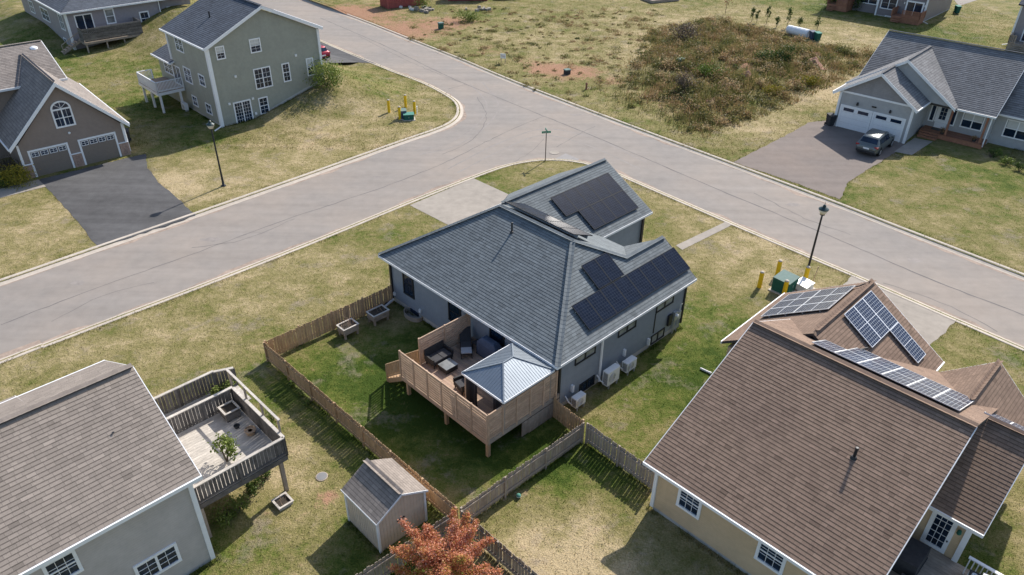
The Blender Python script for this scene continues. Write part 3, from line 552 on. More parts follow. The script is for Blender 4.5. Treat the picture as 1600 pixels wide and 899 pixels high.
# ================================================================== tan house
ht = thing('house', 'tan bungalow with brown shingle roof and blue framed solar panels', 'house', FT.m)
foot(FT, 0, 8.3, 0, 13.6); foot(FT, -2.3, 5.2, 9, 15); foot(FT, 8, 10, 6, 13); foot(FT, 8, 13, 2, 6)
wallpart(ht, 'foundation', lambda m: m.box(.03, 8.27, .03, 13.4, -.3, .22), 'foundation')
wallpart(ht, 'siding_tan', lambda m: (m.box(0, 8.3, 0, 13.5, .2, 2.62), m.ext([(.05, .1, 2.6), (.05, 13.4, 2.6), (.05, 7, 5.7)], (.1, 0, 0)), m.ext([(8.25, .1, 2.6), (8.25, 13.4, 2.6), (8.25, 7, 5.7)], (-.1, 0, 0)), m.box(-2.35, 5.2, 9, 14.95, .1, 2.6), m.ext([(-2.2, 14.9, 2.58), (5.1, 14.9, 2.58), (1.45, 14.9, 5.0)], (0, -.1, 0)), m.box(8.2, 10.0, 6.0, 12.6, .15, 2.6), m.ext([(9.95, 6.1, 2.58), (9.95, 12.5, 2.58), (9.95, 9.4, 4.7)], (-.1, 0, 0)), m.box(5.9, 9.6, 12.4, 14.0, .1, 2.6), m.ext([(5.95, 13.95, 2.58), (9.5, 13.95, 2.58), (7.8, 13.95, 4.3)], (0, -.1, 0))))
A1 = [(-.48, -.35, 2.7), (8.68, -.35, 2.7), (8.68, 7, 6.02), (-.48, 7, 6.02)]
A2 = [(8.68, 14.35, 2.7), (-.48, 14.35, 2.7), (-.48, 7, 6.02), (8.68, 7, 6.02)]
B1 = [(-2.7, 15.35, 2.7), (-2.7, 9.1, 2.7), (-.9, 7.9, 3.87), (1.45, 8.3, 5.4), (1.45, 15.35, 5.4)]
B1 = [(-2.7, 15.35, 2.7), (-2.7, 9.0, 2.7), (1.45, 9.0, 5.4), (1.45, 15.35, 5.4)]
B2 = [(5.6, 9.0, 2.7), (5.6, 15.35, 2.7), (1.45, 15.35, 5.4), (1.45, 9.0, 5.4)]
W1 = [(8.45, 5.7, 2.7), (10.42, 5.7, 2.7), (10.42, 9.4, 4.9), (8.45, 9.4, 4.9)]
W2 = [(10.42, 13.1, 2.7), (8.45, 13.1, 2.7), (8.45, 9.4, 4.9), (10.42, 9.4, 4.9)]
D1 = [(5.8, 14.3, 2.75), (5.8, 10.3, 2.75), (7.8, 10.3, 4.55), (7.8, 14.3, 4.55)]
D2 = [(9.8, 10.3, 2.75), (9.8, 14.3, 2.75), (7.8, 14.3, 4.55), (7.8, 10.3, 4.55)]
m = MB()
for s_ in (A1, A2, B1, B2, W1, W2, D1, D2): m.slab(s_, .14)
rt = m.build('roof', 'roof_deck', ht); sh = 'sh_brown'
slope(rt, A1, sh, .165, .3, .018, 300, (7.5, -.35, 2.7))
for s_ in (A2, B1, B2, W1, W2, D1, D2): slope(rt, s_, sh, .165, .3, .018)
n1, n2, n3, n4, n5, n6, n7, n8 = map(nrm, (A1, A2, B1, B2, W1, W2, D1, D2))
caps(rt, [((-.48, 7, 6.02), (8.68, 7, 6.02), n1, n2), ((1.45, 9.3, 5.4), (1.45, 15.35, 5.4), n3, n4), ((8.7, 9.4, 4.9), (10.42, 9.4, 4.9), n5, n6), ((7.8, 10.6, 4.55), (7.8, 14.3, 4.55), n7, n8)], sh, .26)
fascia(rt, [(A1[0], A1[1]), (W1[0], W1[1]), (B1[0], B1[1]), (B2[0], B2[1]), (D2[0], D2[1])], 'white_trim', (4, 7), .14, .07, 'gutter')
fascia(rt, [(A1[0], A1[3]), (A2[1], A2[2]), (A1[1], A1[2]), (W1[1], W1[2]), (B1[0], B1[3]), (B2[1], B2[2]), (D1[0], D1[3]), (D2[1], D2[2])], 'white_trim', (4, 7), .15, .03)
vent(rt, (5.85, 3.85, 4.6), h=.45, r=.06)
corner(ht, [(0, 0)], .2, 2.6, 'white_trim', .15); corner(ht, [(9.98, 6.02)], .1, 2.6, 'white_trim', .2)
for u0, u1 in ((1.2, 2.05), (4.75, 5.65)): window(ht, 1, 0, -1, u0, u1, 1.3, 2.3, 'white_trim', 3, 3, .12)
d_ = window(ht, 1, 6.0, -1, 8.82, 9.42, .75, 2.4, 'white_trim', 3, 5, .16, sash=False, name='door'); MB().box(9.47, 9.52, 5.9, 5.93, 1.25, 1.32).build('door_handle', 'black_trim', d_)
MB().lathe([(.05, 1.95), (.09, 2.0), (.07, 2.15), (.02, 2.2)], 8, (9.72, 5.86)).build('wall_lamp', 'util_green', ht)
solar('silver framed solar panels in a two by three block, dark slope facing the yellow bollards', FT, (-2.12, 14.62, 2.7+.58*.6506), (0, -1, 0), (1, 0, .6506), [(i, j) for i in range(3) for j in range(2)], .985, 1.86, 'pv_blue')
solar('blue solar panels with one panel stepped below the row, tan house gable', FT, (5.6-.72, 11.5, 2.7+.72*.6506), (0, 1, 0), (-1, 0, .6506), [(0, 1), (1, 1), (2, 1), (2, 0)], .975, 1.93, 'pv_blue')
solar('long row of silver framed solar panels lying behind the ridge of the tan house', FT, (7.9, 9.35, 6.02-2.35*.4517), (-1, 0, 0), (0, -1, .4517), [(i, j) for i in range(6) for j in (0,)]+[(i, -1) for i in range(0, 5)], 1.0, 1.78, 'pv_blue')
solar('short row of solar panels over the lower wing of the tan house', FT, (10.35, 11.3, 4.9-1.9*.5946), (-1, 0, 0), (0, -1, .5946), [(0, 0), (1, 0)], .95, 1.75, 'pv_blue')
for pl in ([(1.4, 15.0, 5.5), (1.1, 14.6, 5.28), (.95, 14.5, 5.2)], [(3.2, 11.4, 4.32), (3.0, 10.7, 4.45), (2.9, 10.3, 4.5)]): MB().tube(pl, .03, 6).build('solar_conduit', 'black_trim', rt)
# back landing with grill and covered furniture
dk = thing('deck', 'grey wooden landing behind the glazed door of the tan house', 'deck', FT.m)
m = MB()
for i in range(22): MB().box(8.3, 12.6, 2.45+i*.16, 2.45+i*.16+.15, .5, .54).build('board', 'weathered', dk)
MB().box(8.35, 12.5, 2.5, 5.9, .3, .498).build('joist_frame', 'weathered', dk)
for x in (8.5, 10.4, 12.3):
    for y in (2.6, 5.7): MB().box(x-.05, x+.05, y-.05, y+.05, -.1, .3).build('post', 'weathered', dk)
r_ = MB().box(10.35, 12.6, 5.55, 5.68, 1.42, 1.47); r_ = r_.build('railing', 'white_trim', dk); MB().box(12.48, 12.6, 2.5, 5.55, 1.42, 1.47).build('railing_cap', 'white_trim', r_)
for i in range(14): MB().box(10.4+i*.155, 10.44+i*.155, 5.59, 5.63, .54, 1.42).build('baluster', 'white_trim', r_)
def box_cover(label, cat, name, u, v, w_, d__, h, z, mat='curtain'):
    t = thing(name, label, cat, fm(FT, u, v, z)); m = MB(); a_, b_ = w_/2, d__/2
    m.v += [(-a_, -b_, 0), (a_, -b_, 0), (a_, b_, 0), (-a_, b_, 0), (-a_*.94, -b_*.92, h*.9), (a_*.94, -b_*.92, h), (a_*.94, b_*.92, h*.96), (-a_*.94, b_*.92, h*.88)]
    for f in ((3, 2, 1, 0), (4, 5, 6, 7), (0, 1, 5, 4), (1, 2, 6, 5), (2, 3, 7, 6), (3, 0, 4, 7)): m.f.append(f); m.t.append(1.)
    m.build('cover', mat, t); MB().box(-a_-.02, a_+.02, -b_-.02, b_+.02, .02, .07).build('hem', 'dark_stuff', t)
box_cover('black fabric cover over furniture against the tan house wall', 'furniture cover', 'furniture_cover', 8.78, 4.55, .85, 1.5, .75, .54); box_cover('second black furniture cover beside the taller one on the landing', 'furniture cover', 'furniture_cover', 9.3, 2.95, 1., 1.2, .55, .54)
gr = thing('barbecue_grill', 'white lidded barbecue grill on the landing of the tan house', 'grill', fm(FT, 11.35, 4.95, .54, 8))
m = MB(); m.box(-.75, .75, -.3, .3, .78, .84); m.build('side_shelf', 'dark_stuff', gr); MB().box(-.4, .42, -.28, .28, .02, .78).build('cabinet', 'dark_stuff', gr)
m = MB(); m.ext([(-.36, -.28, .84), (-.36, .28, .84), (-.36, .26, 1.02), (-.36, .1, 1.13), (-.36, -.12, 1.13), (-.36, -.26, 1.0)], (.74, 0, 0)); m.build('lid', 'white_plastic', gr); MB().box(-.2, .22, -.34, -.3, .98, 1.01).build('handle', 'grey_metal', gr)
MB().lathe([(.09, .84), (.11, .88), (.1, .96), (.08, .9)], 12, (-.58, 0)).build('pot', 'white_plastic', gr)
# ================================================================== grey house
hg = thing('house', 'grey house with taupe shingle roof and an elevated weathered deck', 'house', FG.m)
foot(FG, -14, 0, 0, 8.6)
wallpart(hg, 'foundation', lambda m: m.box(-14, -.03, .03, 8.5, -.4, .2), 'foundation')
wallpart(hg, 'siding_grey', lambda m: (m.box(-14, 0, 0, 8.5, .18, 4.5), m.ext([(-.02, .1, 4.45), (-.02, 8.4, 4.45), (-.02, 4.35, 6.65)], (-.1, 0, 0))))
E1 = [(.4, -.22, 4.6), (-14, -.22, 4.6), (-14, 4.35, 6.95), (.4, 4.35, 6.95)]; E2 = [(-14, 8.92, 4.6), (.4, 8.92, 4.6), (.4, 4.35, 6.95), (-14, 4.35, 6.95)]; E3 = [(-3.05, 9.6, 4.26), (-7, 9.6, 4.26), (-7, 6.5, 5.85), (-3.05, 6.5, 5.85)]
m = MB()
for s_ in (E1, E2, E3): m.slab(s_, .14)
rg = m.build('roof', 'roof_deck', hg); slope(rg, E1, 'sh_taupe', .165, .3, .018, 300, (-2, -.2, 4.6)); slope(rg, E2, 'sh_taupe', .165, .3, .018); slope(rg, E3, 'sh_taupe', .165, .3, .018)
caps(rg, [((.4, 4.35, 6.95), (-14, 4.35, 6.95), nrm(E1), nrm(E2))], 'sh_taupe', .26)
fascia(rg, [(E1[0], E1[1]), (E2[0], E2[1])], 'white_trim', (-7, 4), .15, .08, 'gutter'); fascia(rg, [(E1[0], E1[3]), (E2[1], E2[2]), (E3[0], E3[3])], 'white_trim', (-7, 4), .16, .03)
corner(hg, [(0, 0)], .15, 4.46, 'white_trim', .17)
window(hg, 1, 0, -1, -2.5, -1.15, 1.1, 1.9, 'white_trim', 2, 3, .11, cols=2, sash=False); window(hg, 1, 0, -1, -4.85, -4.05, 3.25, 4.15, 'white_trim', 3, 3, .11)
MB().lathe([(.03, 6.0), (.05, 6.02)], 8, (-1.3, 2.4)).build('roof_nail_cap', 'black_trim', rg)
def railing(par, p0, p1, z0, h, mat, pw=.12, gap=.05, cap='deck_worn', bottom=.08, capw=.14, thick=.03):
    """board railing from p0 to p1 (local x,y), children: pickets"""
    p0, p1 = Vector((*p0, z0)), Vector((*p1, z0)); L = (p1-p0).length; d = (p1-p0)/L; m = MB(); zz = Vector((0, 0, 1))
    m.beam(p0+zz*h, p1+zz*h, capw, .045); r_ = m.build('railing', cap, par); MB().beam(p0+zz*(bottom+.03), p1+zz*(bottom+.03), .05, .08).build('bottom_rail', mat, r_)
    k = (round(pw, 3), round(h, 3), round(bottom, 3), round(thick, 3), mat)
    if k not in PK: me = MB().box(-pw/2, pw/2, -thick/2, thick/2, bottom-.06, h-.026).mesh('picket'); me.materials.append(MAT[mat]); PK[k] = me
    n = max(1, int(L/(pw+gap))); a_ = math.atan2(d.y, d.x); off = Vector((-d.y, d.x, 0))*.042
    for i in range(n): put('picket', PK[k], None, r_, Matrix.Translation(p0+d*((i+.5)*L/n)+off) @ Matrix.Rotation(a_+random.uniform(-.02, .02), 4, 'Z'))
    np_ = max(1, round(L/1.9))
    for i in range(np_+1): q = p0+d*(L*i/np_); MB().box(q.x-.045, q.x+.045, q.y-.045, q.y+.045, z0-.02, z0+h-.025).build('railing_post', mat, r_)
    return r_
PK = {}
dg = thing('deck', 'weathered grey elevated deck with board railings and a tall side rail', 'deck', FG.m)
for i in range(28): MB().box(.12, 4.15, .98+i*.155, .98+i*.155+.148, 2.06, 2.1).build('board', 'deck_worn', dg)
for i in range(11): MB().box(.12, 4.9, 5.4+i*.155, 5.4+i*.155+.148, 1.9, 1.94).build('board', 'deck_worn', dg)
m = MB(); m.box(.1, 4.18, .94, .98, 1.84, 2.1).box(4.15, 4.19, .98, 7.1, 1.84, 2.05).box(.1, 4.18, 5.34, 5.38, 1.8, 2.08).box(.1, 4.9, 7.1, 7.14, 1.7, 1.93)
for i in range(9): m.box(.2+i*.48, .24+i*.48, .98, 5.34, 1.86, 2.058)
m.build('joists', 'old_grey', dg)
for x, y in ((3.9, 1.15), (3.9, 5.2), (.4, 1.15), (2.2, 7.0), (4.7, 7.0)): MB().box(x-.08, x+.08, y-.08, y+.08, -.1, 1.86).build('support_post', 'weathered', dg)
railing(dg, (.12, .96), (4.17, .96), 2.1, .98, 'old_grey', .13, .022); railing(dg, (4.17, .96), (4.17, 5.3), 2.1, .98, 'old_grey', .13, .012, 'deck_worn'); railing(dg, (4.17, 5.36), (1.2, 5.36), 2.1, .98, 'old_grey', .13, .012); railing(dg, (4.1, 7.1), (.6, 7.1), 1.94, 1.06, 'old_grey', .125, .02); railing(dg, (4.9, 6.75), (4.1, 7.1), 1.94, 1.02, 'old_grey', .13, .012)
for v in (1.35, 2.75, 4.2, 5.55): MB().box(4.205, 4.28, v-.04, v+.04, 1.9, 3.8).build('tall_post', 'weathered', dg)
MB().beam((4.24, 1.2, 3.83), (4.24, 5.75, 3.83), .1, .05).build('tall_rail', 'deck_worn', dg)
foot(FG, .3, 4.1, 1, 7); 
# ================================================================== brown garage house
hb = thing('house', 'brown house with a steep gable over two brown garage doors', 'house', FB.m)
foot(FB, -.1, 7.7, 0, 14); foot(FB, -10, 6, 5, 15)
wallpart(hb, 'siding_brown', lambda m: (m.box(0, 7.65, 0, 13, -.2, 2.75), m.ext([(.02, .004, 2.7), (7.63, .004, 2.7), (3.82, .004, 6.55)], (0, .12, 0)), m.box(-11, 5.3, 5.7, 15, -.2, 5.5), m.ext([(5.28, 5.8, 5.45), (5.28, 14.9, 5.45), (5.28, 10.8, 7.2)], (-.1, 0, 0))))
C1 = [(-.62, 9.5, 2.72), (-.62, -.42, 2.72), (3.75, -.42, 6.98), (3.75, 9.5, 6.98)]; C2 = [(8.1, -.42, 2.72), (8.1, 13.2, 2.72), (3.75, 13.2, 6.98), (3.75, -.42, 6.98)]; C3 = [(5.75, 5.2, 5.6), (-11, 5.2, 5.6), (-11, 10.8, 7.5), (5.75, 10.8, 7.5)]; C4 = [(-11, 16.3, 5.6), (5.75, 16.3, 5.6), (5.75, 10.8, 7.5), (-11, 10.8, 7.5)]
m = MB()
for s_ in (C1, C2, C3, C4): m.slab(s_, .2)
rb = m.build('roof', 'roof_deck', hb)
slope(rb, C1, 'sh_warm', .22, .36); slope(rb, C2, 'sh_warm', .22, .36); slope(rb, C3, 'sh_warm', .22, .36); slope(rb, C4, 'sh_warm', .22, .36)
caps(rb, [((3.75, -.42, 6.98), (3.75, 9.3, 6.98), nrm(C1), nrm(C2)), ((-11, 10.8, 7.5), (5.75, 10.8, 7.5), nrm(C3), nrm(C4))], 'sh_warm', .28)
fascia(rb, [(C1[1], C1[2]), (C2[0], C2[3])], 'white_trim', (3.75, 6), .3, .06); fascia(rb, [(C1[0], C1[1]), (C2[0], C2[1]), (C3[0], C3[1])], 'white_trim', (3.75, 8), .16, .09, 'gutter'); fascia(rb, [(C3[0], C3[3])], 'white_trim', (0, 8), .2, .05)
MB().lathe([(.36, 7.05), (.36, 7.15), (.3, 7.26), (.15, 7.34), (.02, 7.36)], 16, (4.9, 10.0)).build('skylight_dome', 'skylight', rb)
for x in (0, 7.65): corner(hb, [(x, 0)], 1.15, 2.75, 'white_trim', .16)
def garage_door(par, ax, c, sg, a0, a1, z1, mat, nwin, frame='white_trim', vert=False, pairs=True):
    m = MB(); f = .14
    def B(mm, x0, x1, d0, d1, zz0, zz1):
        d0, d1 = sorted((c+sg*d0, c+sg*d1)); mm.box(x0, x1, d0, d1, zz0, zz1) if ax == 1 else mm.box(d0, d1, x0, x1, zz0, zz1)
    B(m, a0-f, a0, -.02, .05, 0, z1+f); B(m, a1, a1+f, -.02, .05, 0, z1+f); B(m, a0, a1, -.02, .05, z1, z1+f); d_ = m.build('garage_door', frame, par)
    for k in range(4): z0_ = .03+k*(z1-.03)/4; q = MB(); B(q, a0+.005, a1-.005, -.02, .012, z0_+.008, z0_+(z1-.03)/4-.004); q.build('door_section', mat, d_)
    n = nwin; wd = (a1-a0)/n
    for k in range(n):
        x0, x1 = a0+wd*(k+.14), a0+wd*(k+.86); zz0, zz1 = .03+3*(z1-.03)/4+.1, z1-.1
        q = MB(); B(q, x0, x1, .0125, .02, zz0, zz1); p_ = q.build('door_window', 'glass', d_); q = MB()
        B(q, x0-.04, x1+.04, .012, .035, zz1, zz1+.04); B(q, x0-.04, x1+.04, .012, .035, zz0-.04, zz0); B(q, x0-.04, x0, .012, .035, zz0, zz1); B(q, x1, x1+.04, .012, .035, zz0, zz1)
        if pairs: xm = (x0+x1)/2; B(q, xm-.014, xm+.014, .021, .034, zz0, zz1); B(q, x0, x1, .021, .032, (zz0+zz1)/2-.01, (zz0+zz1)/2+.01)
        q.build('window_trim', frame if pairs else mat, p_)
    return d_
garage_door(hb, 1, 0, -1, .66, 3.26, 2.02, 'garage_brown', 4); garage_door(hb, 1, 0, -1, 4.28, 6.88, 2.02, 'garage_brown', 4)
for x0, x1 in ((-.1, .5), (3.43, 4.11), (7.05, 7.76)):
    for j in range(5):
        x = x0; 
        while x < x1-.05:
            wd = min(random.uniform(.18, .32), x1-x); 
            if x1-x-wd < .1: wd = x1-x
            MB().box(x+.008, x+wd-.008, -.07-random.uniform(0, .02), -.0, j*.22-.02, j*.22+.19).build('stone', 'stone', hb); x += wd
    MB().box(x0-.03, x1+.03, -.12, .0, 1.09, 1.15).build('stone_cap', 'white_trim', hb)
w_ = window(hb, 1, 0, -1, 3.1, 4.3, 3.5, 4.75, 'white_trim', 2, 2, .12, cols=2); m = MB(); arc = [(3.7+.72*math.cos(a_), 4.86+.6*math.sin(a_)) for a_ in np.linspace(0, math.pi, 13)]; arc2 = [(3.7+.58*math.cos(a_), 4.88+.46*math.sin(a_)) for a_ in np.linspace(0, math.pi, 13)]
for i in range(12): m.ext([(arc[i][0], .02, arc[i][1]), (arc[i+1][0], .02, arc[i+1][1]), (arc2[i+1][0], .02, arc2[i+1][1]), (arc2[i][0], .02, arc2[i][1])], (0, -.08, 0))
for i in (3, 6, 9): m.beam((3.7, -.03, 4.88), (arc2[i][0], -.03, arc2[i][1]), .03, .03, (0, 1, 0))
m.build('arch_trim', 'white_trim', w_); m = MB(); m.ext([(x, .01, z) for x, z in arc2], (0, -.025, 0)); m.build('arch_pane', 'glass', w_)
MB().lathe([(.1, 0), (.1, .05), (.05, .08)], 10).build('wall_vent', 'white_plastic', hb).matrix_basis = Matrix.Translation((3.75, -.0, 2.85)) @ Matrix.Rotation(math.radians(90), 4, 'X')
downspout(hb, 7.8, .15, .1, 2.6)
# ================================================================== green two-storey house
hn = thing('house', 'sage green two storey house with dark roof and white corner boards', 'house', FN.m)
foot(FN, 0, 10.9, 0, 8.6); foot(FN, 0, 6, 8, 12.6)
wallpart(hn, 'foundation', lambda m: m.ext([(.03, .015, -.5), (10.88, .015, -.5), (10.88, .015, 2.5), (3, .015, .35), (.03, .015, .3)], (0, 8.5, 0)), 'foundation')
wallpart(hn, 'siding_green', lambda m: (m.ext([(0, 0, .08), (3.2, 0, .12), (10.9, 0, 2.35), (10.9, 0, 7.05), (5.45, 0, 9.62), (0, 0, 7.05)], (0, .01, 0)), m.box(.0, 10.9, .012, 8.6, 2.36, 7.05), m.box(0, 3.2, .012, 8.6, .2, 2.37), m.ext([(.05, 8.58, 7.0), (10.85, 8.58, 7.0), (5.45, 8.58, 9.55)], (0, -.1, 0)), m.box(.0, 5.5, 8.58, 12.4, -.1, 4.0)))
N1 = [(-.35, 8.95, 7.2), (-.35, -.35, 7.2), (5.45, -.35, 9.92), (5.45, 8.95, 9.92)]; N2 = [(11.25, -.35, 7.2), (11.25, 8.95, 7.2), (5.45, 8.95, 9.92), (5.45, -.35, 9.92)]; N3 = [(-.4, 12.8, 4.1), (-.4, 8.3, 4.1), (4., 8.3, 5.8), (4., 12.8, 5.8)]
m = MB()
for s_ in (N1, N2, N3): m.slab(s_, .16)
rn = m.build('roof', 'roof_deck', hn)
for s_ in (N1, N2, N3): slope(rn, s_, 'sh_dark', .2, .36, .02)
caps(rn, [((5.45, -.35, 9.92), (5.45, 8.95, 9.92), nrm(N1), nrm(N2))], 'sh_dark', .3)
fascia(rn, [(N1[1], N1[2]), (N2[0], N2[3])], 'white_trim', (5.4, 4), .26, .05); fascia(rn, [(N1[0], N1[1]), (N2[0], N2[1]), (N3[0], N3[1])], 'white_trim', (5.4, 4), .15, .1, 'gutter'); fascia(rn, [(N3[1], N3[2])], 'white_trim', (2, 10), .15, .05)
vent(rn, (2.6, 4.2, 8.55), h=.5, r=.07)
corner(hn, [(0, 0)], -.1, 7.03, 'white_trim', .3); corner(hn, [(10.9, 0)], 2.1, 7.03, 'white_trim', .22); corner(hn, [(0, 8.6)], 4.4, 7.0, 'white_trim', .2)
downspout(hn, -.1, -.12, .02, 7.0, 'white_trim', (-.9, -.5))
for a0, a1, z0, z1, c_ in ((.85, 1.48, 6.05, 7.0, 1), (4.05, 4.92, 6.05, 7.1, 1), (3.95, 5.45, 2.75, 4.45, 2), (6.8, 7.4, 2.85, 4.4, 1), (9.38, 9.95, 2.9, 4.4, 1), (3.95, 4.7, .35, 1.75, 1)): window(hn, 1, 0, -1, a0, a1, z0, z1, 'white_trim', 2, 4, .1, cols=c_, blind=.45 if a0 in (.85, 4.05, 9.38) else 0)
window(hn, 1, 0, -1, 1.5, 2.98, -.0, 1.85, 'white_trim', 3, 6, .12, sash=False, cols=2, name='patio_door')
for v0, v1, z0, z1, c_ in ((5.25, 6.75, 5.7, 6.8, 2), (4.8, 6.2, 2.9, 4.15, 2), (1.85, 2.9, 3.35, 4.2, 1), (4.7, 5.6, .75, 1.55, 1), (1.7, 2.7, .75, 1.55, 1), (9.2, 11.0, 2.7, 3.7, 2)): window(hn, 0, 0, -1, v0, v1, z0, z1, 'white_trim', 2, 3, .1, cols=c_)
window(hn, 0, 0, -1, 7.4, 8.9, 2.1, 3.75, 'white_trim', 2, 1, .1, sash=False, cols=2, name='patio_door')
for u, z in ((2.1, 4.25), (8.3, 5.0), (1.05, 1.95), (3.35, 1.95), (3.4, .5)): MB().box(u-.1, u+.1, -.1, .0, z-.1, z+.1).build('wall_fixture', 'white_plastic', hn)
dn_ = thing('deck', 'white railed raised deck on white posts beside the green house', 'deck', FN.m)
for i in range(29): MB().box(-2.62, -.08, 7.02+i*.158, 7.17+i*.158, 1.98, 2.02).build('board', 'deck_brown', dn_)
MB().box(-2.66, -.06, 7.0, 11.62, 1.72, 1.975).build('rim_joist', 'white_trim', dn_)
for x, y in ((-2.4, 7.2), (-2.4, 9.3), (-2.4, 11.4), (-.5, 7.2)): MB().box(x-.09, x+.09, y-.09, y+.09, -.1, 1.72).build('post', 'white_trim', dn_)
for p_, q_ in (((-.1, 7.05), (-2.58, 7.05)), ((-2.58, 7.05), (-2.58, 11.55)), ((-2.58, 11.55), (-1.2, 11.55))): railing(dn_, p_, q_, 2.02, .95, 'white_trim', .05, .075, 'white_trim', .08, .1, .03)
for i in range(8): MB().box(-1.15, -.15, 11.65+i*.26, 11.89+i*.26, 1.85-i*.22, 1.89-i*.22).build('tread', 'white_trim', dn_)
hp = thing('heat_pump', 'white heat pump under the white railed deck', 'heat pump', fm(FN, -.6, 6.5, 0, 90)); MB().box(-.4, .4, -.17, .17, .15, .75).build('casing', 'white_plastic', hp); MB().lathe([(.22, 0), (.22, .02)], 14).build('fan_guard', 'grey_metal', hp).matrix_basis = Matrix.Translation((-.08, .19, .45)) @ Matrix.Rotation(math.radians(90), 4, 'X'); MB().box(-.35, -.3, -.15, .15, -.05, .15).build('foot', 'grey_metal', hp); MB().box(.3, .35, -.15, .15, -.05, .15).build('foot', 'grey_metal', hp)
# ================================================================== pale grey house with the SUV
hr = thing('house', 'pale grey bungalow with white double garage doors and a red wood porch', 'house', FR.m)
foot(FR, 0, 14, 0, 14)
wallpart(hr, 'siding_light', lambda m: (m.box(0, 6.4, 0, 8, -.2, 3.3), m.box(6.3, 11.9, 5.0, 13, -.4, 3.05), m.box(11.8, 18, 5.6, 13, -.6, 3.05), m.ext([(-.35, 3.0, 3.3), (8.75, 3.0, 3.1), (4.1, 3.0, 6.22)], (0, .12, 0))))
wallpart(hr, 'shake_grey', lambda m: m.ext([(.0, -.006, 3.4), (6.4, -.006, 3.4), (3.15, -.006, 5.5)], (0, .1, 0)), 'gable_shakes')
MB().box(-.05, 6.45, -.05, .01, 3.26, 3.42).build('trim_band', 'white_trim', hr)
R1 = [(-.6, 3.2, 3.25), (-.6, -.35, 3.25), (3.12, -.35, 5.68), (3.12, 3.2, 5.68)]; R2 = [(6.8, -.35, 3.2), (6.8, 3.2, 3.2), (3.12, 3.2, 5.68), (3.12, -.35, 5.68)]
R3 = [(-.8, 9.5, 3.25), (-.8, 2.8, 3.25), (4.1, 2.8, 6.4), (4.1, 9.5, 6.4)]; R4 = [(9.02, 2.8, 3.1), (9.02, 9.5, 3.1), (4.1, 9.5, 6.4), (4.1, 2.8, 6.4)]
R5 = [(-.25, 3.7, 3.05), (12.15, 3.35, 3.0), (12.15, 9.9, 6.95), (-.25, 9.9, 6.95)]; R5 = [(-.25, 3.35, 3.0), (12.15, 3.35, 3.0), (12.15, 9.9, 6.95), (-.25, 9.9, 6.95)]
R6 = [(18, 16.4, 3.0), (-.25, 16.4, 3.0), (-.25, 9.9, 6.95), (18, 9.9, 6.95)]; R7 = [(11.9, 5.1, 2.85), (18, 5.1, 2.85), (18, 9.9, 6.9), (11.9, 9.9, 6.9)]
m = MB()
for s_ in (R1, R2, R3, R4, R5, R6, R7): m.slab(s_, .16)
rr = m.build('roof', 'roof_deck', hr)
for s_ in (R1, R2, R3, R4, R5, R6, R7): slope(rr, s_, 'sh_grey', .22, .36, .022)
caps(rr, [((3.12, -.35, 5.68), (3.12, 3.0, 5.68), nrm(R1), nrm(R2)), ((4.1, 2.8, 6.4), (4.1, 9., 6.4), nrm(R3), nrm(R4)), ((-.25, 9.9, 6.95), (18, 9.9, 6.95), nrm(R5), nrm(R6))], 'sh_grey', .3)
fascia(rr, [(R1[1], R1[2]), (R2[0], R2[3]), (R3[1], R3[2]), (R4[0], R4[3])], 'white_trim', (3.5, 6), .26, .05); fascia(rr, [(R5[0], R5[3]), (R5[1], R5[2]), (R7[1], R7[2])], 'white_trim', (6, 9), .16, .03); fascia(rr, [(R1[0], R1[1]), (R2[0], R2[1]), ((9.02, 3.35, 3.0), R5[1]), (R7[0], R7[1])], 'white_trim', (6, 9), .15, .09, 'gutter')
corner(hr, [(0, 0), (6.4, 0)], -.1, 3.28, 'white_trim', .2)
garage_door(hr, 1, 0, -1, .38, 3.02, 2.02, 'garage_white', 2, pairs=False); garage_door(hr, 1, 0, -1, 3.34, 5.92, 2.02, 'garage_white', 2, pairs=False)
for u in (1.68, 4.6): MB().lathe([(.05, 2.35), (.1, 2.4), (.08, 2.6), (.02, 2.68)], 8, (u, -.1)).build('wall_lamp', 'black_trim', hr)
MB().box(2.95, 3.35, -.06, .0, 2.5, 2.62).build('number_plate', 'black_trim', hr)
d_ = window(hr, 1, 5.0, -1, 7.5, 8.05, 1.25, 2.35, 'white_trim', 2, 3, .3, sash=False, name='front_door'); MB().box(7.3, 8.3, 4.95, 4.99, .45, .93).build('door_panel', 'white_trim', d_)
for u0 in (6.75, 8.5): window(hr, 1, 5.0, -1, u0, u0+.3, 1.0, 2.35, 'white_trim', 1, 1, .1, sash=False, name='sidelight')
window(hr, 1, 5.0, -1, 9.45, 11.05, 1.1, 2.4, 'white_trim', 1, 1, .1, cols=2, blind=.52); window(hr, 1, 5.6, -1, 12.8, 14.6, .95, 2.35, 'white_trim', 1, 1, .1, cols=2, blind=.52)
downspout(hr, 11.9, 3.45, .1, 2.95, 'white_trim')
pr = thing('porch', 'red brown wooden front porch with steps and posts', 'porch', FR.m)
for i in range(11): MB().box(6.6, 11.9, 3.3+i*.155, 3.45+i*.155, .4, .44).build('board', 'red_wood', pr)
MB().box(6.62, 11.88, 3.32, 4.98, .02, .398).build('skirt', 'red_wood', pr)
for i in range(2): MB().box(6.7, 8.3, 2.62+i*.34, 2.95+i*.34, .14+i*.14, .18+i*.14).build('tread', 'red_wood', pr); MB().box(6.72, 8.28, 2.64+i*.34, 2.94+i*.34, 0, .138+i*.14).build('riser', 'red_wood', pr)
for u in (8.75, 11.6): MB().box(u-.08, u+.08, 3.42, 3.58, .44, 2.88).build('post', 'red_wood', pr)
MB().box(7.3, 8.3, 4.2, 4.8, .445, .46).build('door_mat', 'black_trim', pr)
